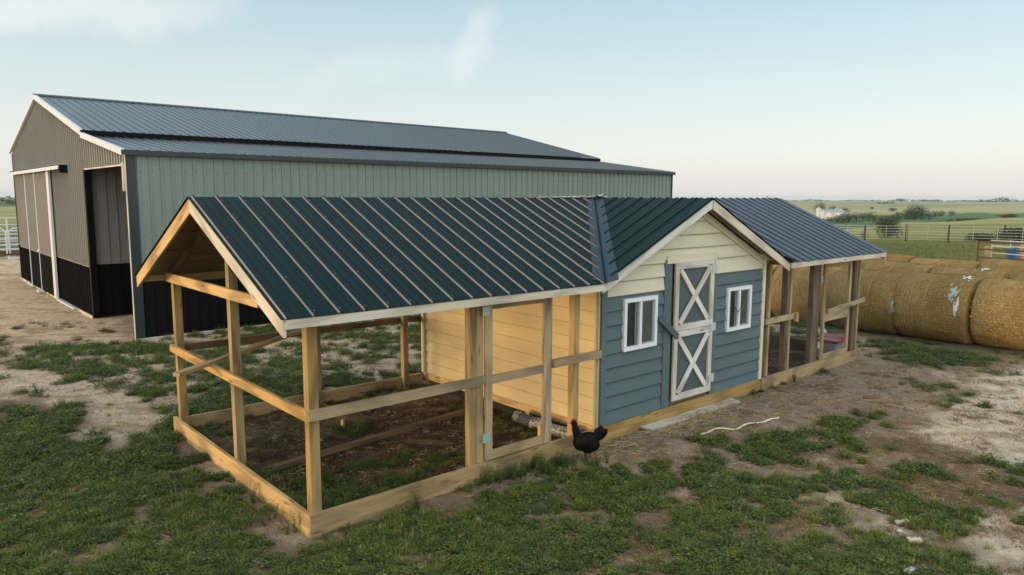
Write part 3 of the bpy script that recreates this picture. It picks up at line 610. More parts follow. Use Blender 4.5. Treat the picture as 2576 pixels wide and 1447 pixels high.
# hut: floor frame and walls
MB().box(X1+.012, X2+.035, -.030, .0, -.06, .095).build('sill_board', M_pine, coop); MB().box(X1+.0, X2+.03, -.036, .0, .098, BT).build('sill_board', M_pine, coop)
MB().box(X1-.0, X1+.038, .001, DW, .075, BT).build('floor_beam', M_new, coop)
for y in (.3, 1.32, 2.42, 3.3, 3.8): MB().box(X1+.01, X1+.10, y, y+.08, -.06, .074).build('skid_block', M_new, coop)
MB().box(X2+.036, X2+.05, -.03, .03, -.06, .22).build('skid_block', M_dark, coop)
MB().box(X1+.05, X2-.05, .05, DW-.03, .13, BT-.01).build('floor', M_dark, coop)
def lap(z0, z1, segs_at, y, out, axis='x', course=.185, mat=M_blueS, name='siding', label=None, holes=()):
    """lap siding; segs_at(z) gives (a,b) of the wall at a height"""
    mb = MB(); z = z0
    while z < z1-.02:
        zt = min(z+course, z1); a0, b0 = segs_at(z); a1, b1 = segs_at(zt)
        cuts = [(None, None)]; spans = [(0., 1.)]
        sp = [(a0, b0, a1, b1)]
        for (hx0, hx1, hz0, hz1) in holes:
            if z < hz1-.01 and zt > hz0+.01:
                ns = []
                for (p, q, r_, s_) in sp:
                    if hx0 > p and hx1 < q: ns += [(p, hx0, r_, hx0), (hx1, q, hx1, s_)]
                    else: ns.append((p, q, r_, s_))
                sp = ns
        extra = []
        for (hx0, hx1, hz0, hz1) in holes:
            if z < hz1-.01 < zt-.015 and zt > hz1: extra.append((hx0-.002, hx1+.002, hz1, zt))
            if z+.015 < hz0 < zt: extra.append((hx0-.002, hx1+.002, z, hz0))
        for (ea, eb, ez0, ez1) in extra:
            f0, f1 = (ez0-z)/(zt-z), (ez1-z)/(zt-z); oa, obb = .030-.024*f0, .030-.024*f1
            PP = lambda a, o, zz: (a, y+out*o, zz)
            mb.hexa([PP(ea, 0, ez0), PP(ea, oa, ez0+.001), PP(ea, obb, ez1-.003), PP(ea, 0, ez1-.003), PP(eb, 0, ez0), PP(eb, oa, ez0+.001), PP(eb, obb, ez1-.003), PP(eb, 0, ez1-.003)])
        for (p, q, r_, s_) in sp:
            if q-p < .02 and s_-r_ < .02: continue
            if s_-r_ < .01: s_ = r_ = (p+q)/2; s_ += .01
            ob, ot = .030, .006; jit = rnd.uniform(-.002, .002)
            P = lambda a, o, zz: (a, y+out*o, zz) if axis == 'x' else (y+out*o, a, zz)
            pts = [P(p, 0, z), P(p, ob+jit, z+.001), P(r_, ot, zt-.003), P(r_, 0, zt-.003), P(q, 0, z), P(q, ob+jit, z+.001), P(s_, ot, zt-.003), P(s_, 0, zt-.003)]
            mb.hexa(pts)
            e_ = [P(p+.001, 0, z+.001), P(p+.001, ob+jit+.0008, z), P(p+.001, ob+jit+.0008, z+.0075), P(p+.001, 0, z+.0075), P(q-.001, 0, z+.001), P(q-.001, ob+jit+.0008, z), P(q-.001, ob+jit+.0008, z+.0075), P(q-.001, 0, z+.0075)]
            mb.hexa(e_, mi=1)  # thin dark strip paints the shadow along the board's lower edge
        z = zt
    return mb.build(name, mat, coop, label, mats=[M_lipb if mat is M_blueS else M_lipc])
WT = .12     # plumb thickness of the roof
W1 = (4.39, 4.985, 1.165, 1.77); W2 = (6.785, 7.355, 1.14, 1.725)
lap(BT, 1.858, lambda z: (4.035, 5.20), 0, -1, label='slate blue lap siding left of the door', holes=[W1])
lap(BT-.03, 2.00, lambda z: (6.47, 7.755), 0, -1, label='slate blue lap siding right of the door', holes=[W2])
def gab(z, lo, hi):
    h = (ZR-.10-z)/SL; return (max(lo, MX-h), max(min(hi, MX+h), max(lo, MX-h)))
lap(1.858, 2.228, lambda z: gab(z, 4.035, 5.235), 0, -1, mat=M_cream, label='cream lap siding left of the door head')
lap(2.00, 2.228, lambda z: gab(z, 6.43, 7.755), 0, -1, course=.114*2, mat=M_cream, label='cream lap siding right of the door head')
lap(2.228, 2.95, lambda z: gab(z, 4.035, 7.755), 0, -1, mat=M_cream, label='cream lap siding of the gable')
MB().box(5.245, 6.425, -.036, -.019, 2.215, 2.325).build('header_patch', M_cream, coop)
MB().box(X1-.004, 4.033, -.034, .0, BT, 2.10).build('corner_trim', M_blueS, coop); MB().box(5.205, 5.36, -.034, 0, BT+.01, 2.27).build('door_trim', M_blueS, coop); MB().box(6.365, 6.468, -.034, 0, BT-.02, 1.99).build('door_trim', M_blueS, coop)
MB().box(7.757, X2+.035, -.036, .03, BT-.02, 2.15).build('corner_trim', M_cream, coop, 'pale corner trim by the right run')
mb = MB(); mb.board((MX+.1, -.032, ZR-.21), (7.80, -.032, zh_(7.80)-.165), .095, .02); mb.build('frieze_board', M_cream, coop); mb = MB(); mb.board((MX-.1, -.032, ZR-.21), (4.1, -.032, zh_(4.1)-.165), .095, .02); mb.build('frieze_board', M_cream, coop)
# left side wall
def gabs(z):
    h = (ZR-.06-z)/SL; return (max(.075, RY-h), max(min(DW-.10, RY+h), RY-h+.001))
lap(BT+.0, 2.98, gabs, X1, -1, axis='y', mat=M_creamlit, label='cream lap siding of the hut wall inside the left run, warm sunlight put into its colour')
MB().box(X1-.034, X1, -.0, .073, BT-.0, 2.08).build('corner_trim', M_creamlit, coop); MB().box(X1-.034, X1, DW-.098, DW, BT, 2.08).build('corner_trim', M_creamlit, coop)
lap(BT+.0, 2.98, gabs, X2, 1, axis='y', mat=M_cream)
# wall backs (studs and sheathing)
mb = MB(); 
for (a, b, z0, z1) in ((X1, W1[0], BT, 2.0), (W1[0], W1[1], BT, W1[2]), (W1[0], W1[1], W1[3], 2.0), (W1[1], W2[0], BT, 2.0), (W2[0], W2[1], BT, W2[2]), (W2[0], W2[1], W2[3], 2.0), (W2[1], X2, BT, 2.0)): mb.quad([(a, .012, z0), (b, .012, z0), (b, .012, z1), (a, .012, z1)])
mb.quad([(X1, .012, 2.0), (X2, .012, 2.0), (X2, .012, 2.11), (MX, .012, 2.98), (X1, .012, 2.11)]); mb.quad([(X1+.01, DW, BT), (X2-.01, DW, BT), (X2-.01, DW, 2.1), (MX, DW, 2.1), (X1+.01, DW, 2.1)])
mb.quad([(X1+.01, .012, BT), (X1+.01, DW, BT), (X1+.01, DW, 2.08), (X1+.01, RY, 3.0), (X1+.01, .012, 2.08)]); mb.quad([(X2-.01, .012, BT), (X2-.01, DW, BT), (X2-.01, DW, 2.08), (X2-.01, RY, 3.0), (X2-.01, .012, 2.08)])
mb.build('wall_sheathing', M_ply, coop)
lap(BT, 2.05, lambda z: (X1, X2), DW+.01, 1, mat=M_cream)
# windows
def window(x0, x1, z0, z1, label):
    w = MB(); t = .052; y0, y1 = -.058, .0; cx = x0+(x1-x0)*.50
    w.box(x0, x0+t, y0, y1, z0, z1); w.box(x1-t, x1, y0, y1, z0, z1); w.box(x0+t, x1-t, y0, y1, z1-t, z1); w.box(x0+t, x1-t, y0, y1, z0, z0+t)
    f = w.build('window', M_vinyl, coop, label)
    MB().box(cx-.022, cx+.022, y0+.006, y1, z0+t, z1-t).build('mullion', M_vinyl, f)
    s = MB(); s.box(x1-t-.035, x1-t-.002, y0+.018, y1, z0+t, z1-t); s.box(cx+.024, x1-t-.036, y0+.02, y1, z0+t, z0+t+.022); s.box(cx+.024, x1-t-.036, y0+.02, y1, z1-t-.02, z1-t); s.build('sash', M_tote, f)
    MB().box(cx+.023, x1-t-.033, -.024, -.018, z0+t+.01, z1-t-.01).build('pane', M_glass, f)
    MB().box(cx-.10, cx-.024, -.02, .01, z0+t, z1-t).build('sliding_pane', M_glass, f)
    for k in (.025, .06): MB().box(cx-.10+k-.01, cx-.10+k, -.026, -.02, z0+t, z1-t).build('sash_rail', M_tote, f)
    MB().box(x0+t, cx-.10, -.010, -.006, z0+t, z1-t).build('screen', M_screen, f)
    return f
window(4.345, 5.03, 1.12, 1.81, 'white vinyl window left of the door, wooden latch beside it'); f2 = window(6.74, 7.40, 1.095, 1.765, 'white vinyl window right of the door with torn screen')
mb = MB(); mb.tube([(6.83, -.045, 1.60), (6.87, -.06, 1.50), (6.95, -.065, 1.42), (7.02, -.06, 1.38)], .005, 5); mb.tube([(7.25, -.045, 1.66), (7.15, -.07, 1.52), (7.03, -.07, 1.40), (7.01, -.05, 1.33)], .0035, 5); mb.build('torn_screen_strip', M_black, f2)
# dutch door
def leaf(z0, z1, flip, label):
    x0, x1 = 5.40, 6.33
    d = MB().box(x0+.01, x1-.01, -.042, -.028, z0, z1).build('door_leaf', M_felt, coop, label)
    y0, y1 = -.070, -.043; t = .085
    def tb(a, b, w=t, mat=M_peel, dy=0):
        m_ = MB(); m_.board((a[0], (y0+y1)/2+dy, a[1]), (b[0], (y0+y1)/2+dy, b[1]), w, y1-y0, (0, 0, 1) if abs(b[0]-a[0]) > .02 else (1, 0, 0)); m_.build('trim_board', mat, d)
    tb((x0, z1-t/2), (x1, z1-t/2), t, M_peel); tb((x0, z0+t/2), (x1, z0+t/2), t, M_peel)
    tb((x0+t/2, z0+t+.001), (x0+t/2, z1-t-.001), t, M_barge); tb((x1-t/2, z0+t+.001), (x1-t/2, z1-t-.001), t, M_barge)
    a, b, c_, e_ = x0+t, x1-t, z0+t, z1-t; k = .03
    mA = MB(); mA.board((a+k, -.0585, e_-.01), (b-k, -.0585, c_+.01), .075, .025); mA.build('cross_brace', M_peel, d)
    mA = MB(); mA.board((a+k, -.070, c_+.01), (b-k, -.070, e_-.01), .072, .025); mA.build('cross_brace', M_peel, d)
    return d
dl = leaf(.265, 1.255, 0, 'lower half of the dark door with white cross braces'); du = leaf(1.262, 2.215, 0, 'upper half of the dark door with white cross braces')
for z, p in ((.40, dl), (1.17, dl), (2.02, du)): MB().box(6.27, 6.40, -.077, -.0715, z, z+.12).build('hinge', M_hinge, p)
mb = MB(); mb.board((5.045, -.085, 1.50), (5.46, -.085, 1.19), .085, .02); mb.build('latch_board', M_felt, coop, 'dark wooden turn latch slanting between window and door')
# ragged ridge bits near the valley
for (x0, x1, dz, dy) in ((4.75, 5.75, .03, .02), (5.75, 6.1, .045, -.03)): mb = MB(); mb.board((x0, RY+dy, ZR+.01+dz*.4), (x1, RY+dy*.5, ZR+.01+dz), .008, .05, (0, 0, 1)); mb.build('ridge_strip', M_peel, coop, 'loose pale strip lying along the ridge')
for i in range(16):
    mb = MB(); x = rnd.uniform(5.5, 6.4) if i % 3 else rnd.uniform(11.2, 11.9); y = RY+rnd.uniform(-.06, .06); l = rnd.uniform(.05, .15); a = rnd.uniform(-.6, .6)
    mb.board((x, y, ZR+.02), (x+l*math.cos(a), y+l*math.sin(a)*.4, ZR+rnd.uniform(.02, .07)), .006, .025); mb.build('wood_scrap', M_dark if i % 2 else M_peel, coop)

# ------------------------------------------------------------------ things around the coop
def thing(mb, name, mat, label, cat, group=None, parent=None, smooth=False, mats=None):
    o = mb.build(name, mat, parent, None, smooth, mats); return tag(o, label, cat, group)
def gz(x, y): return tz(x, y)
mb = MB(); z = gz(5.8, -.13)
mb.hexa([(4.74, .0-.04, z+.028), (4.76, -.24, z+.028), (4.76, -.24, z+.002), (4.74, -.04, z+.002), (6.95, -.05, z+.026), (6.90, -.24, z+.026), (6.90, -.24, z), (6.95, -.05, z)])
thing(mb, 'plank', M_plank, 'weathered grey plank lying on the dirt in front of the hut door', 'plank')
mb = MB(); mb.board((.37, 1.72, .04), (3.43, 2.04, .05), .05, .09); thing(mb, 'ground_board', M_dark, 'long brown board lying on the soil inside the left run', 'board')
mb = MB(); mb.board((8.62, -1.35, gz(8.7, -1.4)+.02), (8.78, -1.52, gz(8.7, -1.4)+.02), .03, .05); thing(mb, 'wood_stick', M_dark, 'short dark stick on the bare dirt before the right run', 'stick')
st = [(4.98, -.76), (5.23, -.74), (5.52, -.71), (5.68, -.91), (5.95, -.90), (6.18, -1.0), (6.45, -1.02), (6.59, -1.04)]
mb = MB()
P = []
for i in range(len(st)-1):
    for k in range(5):
        t = k/5; a, b = Vector((*st[i], 0)), Vector((*st[i+1], 0)); P.append(a.lerp(b, t))
P.append(Vector((*st[-1], 0)))
for _ in range(3): P = [P[0]]+[(P[i-1]+P[i]*2+P[i+1])/4 for i in range(1, len(P)-1)]+[P[-1]]
for i, p in enumerate(P): p.z = gz(p.x, p.y)+.018+.008*math.sin(i*.7)
for i in range(len(P)-1):
    d_ = (P[i+1]-P[i]).normalized(); s_ = Vector((-d_.y, d_.x, .35)).normalized()*.012; dn = Vector((0, 0, -.004))
    mb.hexa([P[i]+s_, P[i]-s_, P[i]-s_+dn, P[i]+s_+dn, P[i+1]+s_, P[i+1]-s_, P[i+1]-s_+dn, P[i+1]+s_+dn])
thing(mb, 'strap', M_strap, 'pale yellow webbing strap lying in a loose curve on the dirt', 'strap')
def chunk(x, y, l, w, h, a, mat, name, label, cat, tilt=0):
    mb = MB(); z = gz(x, y)+h/2+.01; d_ = Vector((math.cos(a), math.sin(a), tilt))*l/2; mb.board(Vector((x, y, z))-d_, Vector((x, y, z))+d_, h, w); o = thing(mb, name, mat, label, cat)
    bv = o.modifiers.new('b', 'BEVEL'); bv.width = min(h, w)*.18; bv.segments = 2; return o
chunk(4.10, -3.74, .125, .055, .045, -.75, M_chalk, 'wood_block', 'pale wooden block on bare dirt, the larger one low on the right', 'wood block')
chunk(4.44, -3.51, .14, .05, .035, -.55, M_plank, 'wood_block', 'greyish wooden block half hidden at the edge of the grass', 'wood block')
chunk(3.46, -3.94, .12, .05, .04, -.2, M_plank, 'wood_block', 'grey wooden block at the bottom edge of the picture', 'wood block')
chunk(1.79, 2.75, .05, .035, .09, .5, M_new, 'wood_block', 'small upright pale wood chip on the soil inside the left run', 'wood block')
def pebble(x, y, r, label, mat=M_stone):
    bm = bmesh.new(); bmesh.ops.create_icosphere(bm, subdivisions=2, radius=r)
    for v in bm.verts: v.co *= 1+.25*(mn.noise(v.co*30/max(r*20, .1)+Vector((x, y, 0)))); v.co.z *= .7
    me = bpy.data.meshes.new('stone'); bm.to_mesh(me); bm.free(); me.materials.append(mat); o = bpy.data.objects.new('stone', me); COL.objects.link(o); o.location = (x, y, gz(x, y)+r*.4)
    return tag(o, label, 'stone')
pebble(4.24, -3.56, .028, 'small round pale stone between the two wooden blocks')
pebble(1.95, 1.55, .035, 'round brown stone beside the board in the left run', M_clod)
# silver wrap under the hut edge
mb = MB(); pp = [Vector((3.69, 1.32-.12*i, .075+.01*math.sin(i*1.7))) for i in range(11)]
n = 14; rings = []
for i, p in enumerate(pp):
    rings.append([p+Vector((math.cos(2*math.pi*k/n), 0, math.sin(2*math.pi*k/n)))*(.075+.022*mn.noise(Vector((i*.9, k*.8, 2)))) for k in range(n)])
for i in range(len(pp)-1):
    for k in range(n): mb.quad([rings[i][k], rings[i][(k+1) % n], rings[i+1][(k+1) % n], rings[i+1][k]], mi=1 if 1 <= i <= 2 and 1 < k < 8 else 0)
mb.quad(rings[0]); mb.quad(rings[-1][::-1])
thing(mb, 'insulation_roll', M_foil, 'crumpled silver wrapped roll lying by the hut inside the left run', 'insulation roll', mats=[M_soot], smooth=True)
mb = MB(); mb.tube([(2.06, 4.30, .0), (2.06, 4.30, .14)], .035, 12); thing(mb, 'white_cup', M_bag, 'white cup standing in the weeds behind the left run', 'cup')
# totes
for i, (x, y, rot, lab) in enumerate(((11.02, .36, .25, 'grey storage tote with red lid, nearest the gate of the right run'), (11.42, .50, .2, 'grey storage tote with red lid, the right one of the pair behind the gate'))):
    t = empty('storage_tote', (x, y, 0), lab, 'storage tote', 'storage totes in the right run')
    mb = MB(); a, b, h = .15, .20, .34; k = .85
    mb.hexa([(x-a*k, y-b*k, .02), (x+a*k, y-b*k, .02), (x+a*k, y+b*k, .02), (x-a*k, y+b*k, .02), (x-a, y-b, h), (x+a, y-b, h), (x+a, y+b, h), (x-a, y+b, h)]); mb.build('body', M_tote, t)
    MB().box(x-a-.03, x+a+.03, y-b-.03, y+b+.03, h+.001, h+.045).build('lid', M_red, t); MB().box(x-.09, x+.09, y-b*.93-.025, y-b*.93-.015, .10, .20).build('sticker', M_labelw, t); MB().box(x-.055, x+.055, y-b*.93-.029, y-b*.93-.026, .12, .185).build('sticker_print', M_labelk, t)
    t.rotation_euler.z = 0
bm = bmesh.new(); bmesh.ops.create_icosphere(bm, subdivisions=3, radius=.17)
for v in bm.verts: v.co *= 1+.5*mn.noise(v.co*9); v.co.z = v.co.z*1.25
me = bpy.data.meshes.new('plastic_bag'); bm.to_mesh(me); bm.free(); me.materials.append(M_bag); o = bpy.data.objects.new('plastic_bag', me); COL.objects.link(o); o.location = (11.95, 1.0, .2); tag(o, 'crumpled white plastic bag by the corner post of the right run', 'bag')
mb = MB(); mb.tube([(9.3, 2.3, .02), (9.3, 2.3, .55)], .26, 20, taper=1.08); thing(mb, 'black_tub', M_black, 'black tub standing in the shade of the right run', 'tub')
mb = MB(); mb.tube([(8.63, .8, .25), (8.66, .8, 1.15)], .028, 10); thing(mb, 'white_pipe', M_bag, 'white plastic pipe standing between the posts of the right run', 'pipe')

# hens
def make_hen(loc, heading, label, mirror=1):
    t = empty('hen', loc, label, 'hen', 'black hens')
    t.rotation_euler.z = heading; t.rotation_mode = 'XYZ'
    # body built facing +X local
    bm = bmesh.new()
    def ell(c, r, rot=0, sub=3):
        m_ = Matrix.Translation(c) @ Matrix.Rotation(rot, 4, 'Y') @ Matrix.Diagonal((*r, 1)); bmesh.ops.create_icosphere(bm, subdivisions=sub, radius=1, matrix=m_)
    ell((.0, 0, .225), (.135, .088, .098), .35); ell((.06, 0, .215), (.092, .082, .098)); ell((-.055, 0, .19), (.10, .083, .085), -.1); ell((-.02, 0, .14), (.072, .062, .055))
    for i in range(7):
        q = i/6; ell((.085+.045*q+.012*math.sin(q*3), 0, .27+.145*q), (.058-.026*q, .056-.028*q, .055-.02*q), 0, 2)
    ell((.142, 0, .432), (.036, .026, .028), 0, 2)
    for k in range(7):   # tail feathers
        a = .70+.13*k; l = .115+.015*math.sin(k*1.9); yo = (k % 3-1)*.012
        m_ = Matrix.Translation((-.10-.012*k*.3, yo, .22)) @ Matrix.Rotation(-(math.pi/2-a)+math.pi*0, 4, 'Y')
        c_ = Vector((-.112-math.cos(a)*l*.75, yo, .222+math.sin(a)*l*.80)); ell(c_, (.040, .016, l*.70), -(math.pi/2-a), 2)
    me = bpy.data.meshes.new('body'); bm.to_mesh(me); bm.free(); me.materials.append(M_hen); o = bpy.data.objects.new('body', me); COL.objects.link(o); o.parent = t
    rm = o.modifiers.new('r', 'REMESH'); rm.mode = 'VOXEL'; rm.voxel_size = .0075; rm.use_smooth_shade = True; sm = o.modifiers.new('s', 'SMOOTH'); sm.iterations = 4
    def part(fn, name, mat):
        mb = MB(); fn(mb); me = mb.build(name, mat, None, smooth=False); me.parent = t; return me
    part(lambda b: b.tube([(.172, 0, .432), (.198, 0, .422)], .010, 6, taper=.2), 'beak', M_beak)
    def comb(b):
        for i, (x, h) in enumerate(((.165, .018), (.150, .026), (.135, .022), (.12, .014))): b.board((x, 0, .448), (x-.004, 0, .452+h), .014, .006, (1, 0, 0))
    part(comb, 'comb', M_comb); part(lambda b: b.board((.166, 0, .400), (.160, 0, .42), .016, .014, (1, 0, 0)), 'wattle', M_comb)
    for s in (-1, 1):
        def lg(b, s=s):
            b.tube([(.0, s*.035, .12), (.005, s*.037, .06), (.0, s*.038, .012)], .009, 6)
            for a in (-.5, 0, .5, math.pi): b.tube([(.0, s*.038, .012), (.04*math.cos(a), s*.038+.04*math.sin(a), .004)], .005, 5)
        part(lg, 'leg', M_leg)
    return t
h1 = make_hen((3.36, -.33, gz(3.33, -.33)+.012), R(141), 'black hen with a red comb standing outside the left run by the hut corner')
h1.scale = (1.07, 1.07, 1.10)
make_hen((9.05, .95, .02), R(60), 'black hen with red comb in the shade inside the right run')

# ------------------------------------------------------------------ barn
BX0, BX1, BY0, BYM, BY1, BRY = 1.25, 20.05, 10.94, 14.9, 26.5, 20.7
barn = empty('metal_barn', (10, 18, 0), 'large metal barn with lean-to, grey siding over black wainscot and dark ribbed roof', 'barn')
ZEb, ZLt, ZMe, ZRb = 4.05, 4.60, 4.70, 6.13
zlt = lambda y: ZEb+(ZLt-ZEb)*(y-BY0)/(BYM-BY0); zmn = lambda y: ZRb-(ZRb-ZMe)*abs(y-BRY)/(BRY-(BYM-.3))
WN = 1.62; WE = 1.30
V = Vector
# near long wall
sheet(profile(BX0+.18, BX1, off=.1, H=.026, minor=.004), lambda s: (s, BY0, ZEb-.08), lambda s: (s, BY0, WN), (0, -1, 0)).build('wall', M_bwall, barn, 'grey green long wall facing the coop')
sheet(profile(BX0+.18, BX1, off=.1, H=.026, minor=.004), lambda s: (s, BY0-.002, WN), lambda s: (s, BY0-.002, .0), (0, -1, 0)).build('wainscot', M_wains, barn)
MB().box(BX0+.18, BX1, BY0-.03, BY0+.01, WN-.02, WN+.02).build('wainscot_trim', M_wains, barn)
MB().box(BX0-.01, BX0+.18, BY0-.035, BY0+.10, .0, ZEb-.02).build('corner_trim', M_btrim, barn); MB().box(BX0-.022, BX0-.008, BY0-.03, BY0+.03, .0, ZEb-.02).build('corner_strip', M_barge, barn); MB().box(BX1-.02, BX1+.06, BY0-.035, BY0+.08, 0, ZEb-.02).build('corner_trim', M_btrim, barn)
MB().box(BX0+.0, BX1, BY0-.05, BY0+.005, -.10, .03).build('base_board', M_barge, barn)
mb = MB()
for z_ in (3.62, 2.95, 2.25):
    k = 0
    while BX0+.33+k*.2286 < BX1-.1:
        x = .1+.055+.2286*(k+6); k += 1
        if x > BX1-.1: break
        mb.box(x-.009, x+.009, BY0-.010, BY0, z_-.009, z_+.009)
mb.build('screws', M_btrim, barn)
# end wall: above and around the openings
def endw(y0, y1, zl, zt, mat, name, x=BX0, label=None):
    return sheet(profile(y0, y1, off=.05, H=.032, minor=.006), lambda s: (x, s, zt(s)), lambda s: (x, s, zl), (-1, 0, 0)).build(name, mat, barn, label)
endw(BY0+.05, BYM, 3.76, lambda s: zlt(s)-.03, M_bend, 'wall', label='taupe end wall over the open bay')
endw(BYM, BY1, WE, lambda s: zmn(s)-.04, M_bend, 'wall', label='taupe gable end wall')
endw(BYM, BY1, .03, lambda s: WE, M_wains, 'wainscot')
MB().box(BX0-.032, BX0, BYM, BY1, WE-.018, WE+.018).build('wainscot_trim', M_bend, barn)
MB().box(BX0-.03, BX0+.12, BYM-.13, BYM+.02, 0, 3.76).build('corner_trim', M_wains, barn); MB().box(BX0-.03, BX0+.02, BY1-.02, BY1+.10, 0, 4.6).build('corner_trim', M_wains, barn)
MB().box(BX0-.03, BX0+.0, BY0+.1, BYM, 3.735, 3.765).build('opening_trim', M_barge, barn)
MB().box(BX0-.028, BX0+.01, BYM+.0, BYM+.014, 0, WE).build('corner_strip', M_bend, barn)
# inner wall of lean-to bay, and closing walls
sheet(profile(BX0+.12, BX1, off=.1, H=.026), lambda s: (s, BYM, 4.5), lambda s: (s, BYM, WE+.05), (0, -1, 0)).build('wall', M_bend, barn, 'inner wall seen through the open bay'); sheet(profile(BX0+.12, BX1, off=.1, H=.026), lambda s: (s, BYM, WE+.05), lambda s: (s, BYM, .0), (0, -1, 0)).build('wainscot', M_wains, barn)
mb = MB(); mb.quad([(BX1, BY0, 0), (BX1, BYM, 0), (BX1, BYM, 4.55), (BX1, BY0, 4.0)]); mb.quad([(BX1, BYM, 0), (BX1, BY1, 0), (BX1, BY1, 4.6), (BX1, BRY, 6.0), (BX1, BYM, 4.6)]); mb.quad([(BX0, BY1, 0), (BX1, BY1, 0), (BX1, BY1, 4.7), (BX0, BY1, 4.7)]); mb.build('wall', M_bwall, barn, 'far end wall and back wall')
# roofs
sheet(profile(BX0-.08, BX1+.08, off=.1, H=.024), lambda s: (s, BRY, ZRb), lambda s: (s, BYM-.30, ZMe), (0, -.22, 1)).build('roof', M_broof, barn, 'main roof slope facing the coop')
sheet(profile(BX0-.08, BX1+.08, off=.1, H=.024), lambda s: (s, BYM-.02, ZLt), lambda s: (s, BY0-.10, ZEb+.0), (0, -.14, 1)).build('roof', M_broof, barn, 'lower lean-to roof')
sheet(profile(BX0-.08, BX1+.08, off=.1, H=.024), lambda s: (s, BRY, ZRb), lambda s: (s, BY1+.2, zmn(BY1+.2)), (0, .22, 1)).build('roof', M_broof, barn, 'far roof slope')
MB().box(BX0-.08, BX1+.08, BYM-.30, BYM-.27, ZMe-.115, ZMe-.005).build('eave_trim', M_wains, barn); MB().box(BX0-.10, BX1+.10, BY0-.125, BY0-.10, ZEb-.10, ZEb+.005).build('eave_trim', M_btrim, barn); MB().box(BX0-.08, BX1+.08, BY0-.10, BY0-.0, ZEb-.098, ZEb-.08).build('soffit', M_btrim, barn)
mb = MB()
for s in (-1, 1): mb.quad([(BX0-.1, BRY, ZRb+.055), (BX1+.1, BRY, ZRb+.055), (BX1+.1, BRY+s*.16, ZRb+.0), (BX0-.1, BRY+s*.16, ZRb+.0)])
for s in (-1, 1): mb.quad([(BX0-.1, BRY+s*.16, ZRb+.0), (BX1+.1, BRY+s*.16, ZRb+.0), (BX1+.1, BRY+s*.16, ZRb-.03), (BX0-.1, BRY+s*.16, ZRb-.03)])
mb.build('ridge_cap', M_btrim, barn)
def rk(ya, za, yb, zb, h, mat=M_white, x=BX0):
    mb = MB(); mb.hexa([(x-.10, ya, za), (x-.03, ya, za), (x-.03, ya, za-h), (x-.10, ya, za-h), (x-.10, yb, zb), (x-.03, yb, zb), (x-.03, yb, zb-h), (x-.10, yb, zb-h)]); mb.build('rake_trim', mat, barn)
rk(BRY, ZRb+.03, BYM-.28, ZMe+.02, .15); rk(BRY, ZRb+.03, BY1+.2, zmn(BY1+.2)+.03, .14); rk(BYM-.281, ZLt+.045, BY0-.12, ZEb+.02, .13)
# sliding door
sx = BX0-.10
sld = empty('sliding_door', (sx, 21.5, 0)); sld.parent = barn; sld.location = Vector((sx, 21.5, 0))-wloc(barn)
sheet(profile(19.1, 25.4, off=.0, H=.02), lambda s: (sx, s, 3.86), lambda s: (sx, s, WE-.02), (-1, 0, 0)).build('door_panel', M_bend, sld); sheet(profile(19.1, 23.5, off=.0, H=.02), lambda s: (sx, s, WE-.02), lambda s: (sx, s, .06), (-1, 0, 0)).build('door_wainscot', M_wains, sld)
MB().box(sx-.03, sx+.03, 19.06, 19.42, .03, 3.88).build('door_edge_trim', M_white, sld, 'wide white strip at the near edge')
for y in (21.5, 23.4): MB().box(sx-.028, sx+.02, y, y+.075, .05, 3.86).build('door_edge_trim', M_white, sld)
MB().box(sx-.03, sx, 19.42, 25.4, WE-.04, WE-.005).build('door_trim_strip', M_bend, sld); MB().box(sx-.06, sx+.02, 21.44, 21.64, WE+.0, WE+.07).build('door_handle', M_white, sld)
MB().box(sx-.16, BX0, 16.75, 25.7, 3.90, 3.935).build('track_cover', M_white, barn); mb = MB(); mb.hexa([(sx-.16, 16.75, 3.93), (sx-.14, 16.75, 3.93), (sx-.14, 16.75, 3.82), (sx-.16, 16.75, 3.80), (sx-.16, 25.7, 3.93), (sx-.14, 25.7, 3.93), (sx-.14, 25.7, 3.82), (sx-.16, 25.7, 3.80)]); mb.build('track_cover', M_white, barn); MB().box(sx-.12, BX0-.03, 16.73, 16.80, 3.70, 3.92).build('track_end_cap', M_wains, barn)
MB().box(sx-.05, sx+.02, 16.6, 19.0, .0, .05).build('door_guide', M_white, barn); MB().box(sx-.05, sx+.02, 23.2, 24.3, .0, .05).build('door_guide', M_white, barn); MB().box(sx-.16, sx-.02, 21.3, 21.6, .0, .08).build('door_guide', M_white, barn)
MB().box(BX0-.05, BX0, BYM, BY1, -.05, .028).build('base_board', M_barge, barn)
MB().box(BX0-.06, BX0-.0, BY0+.03, BY0+.12, 3.2, 3.8).build('downspout_stub', M_barge, barn)

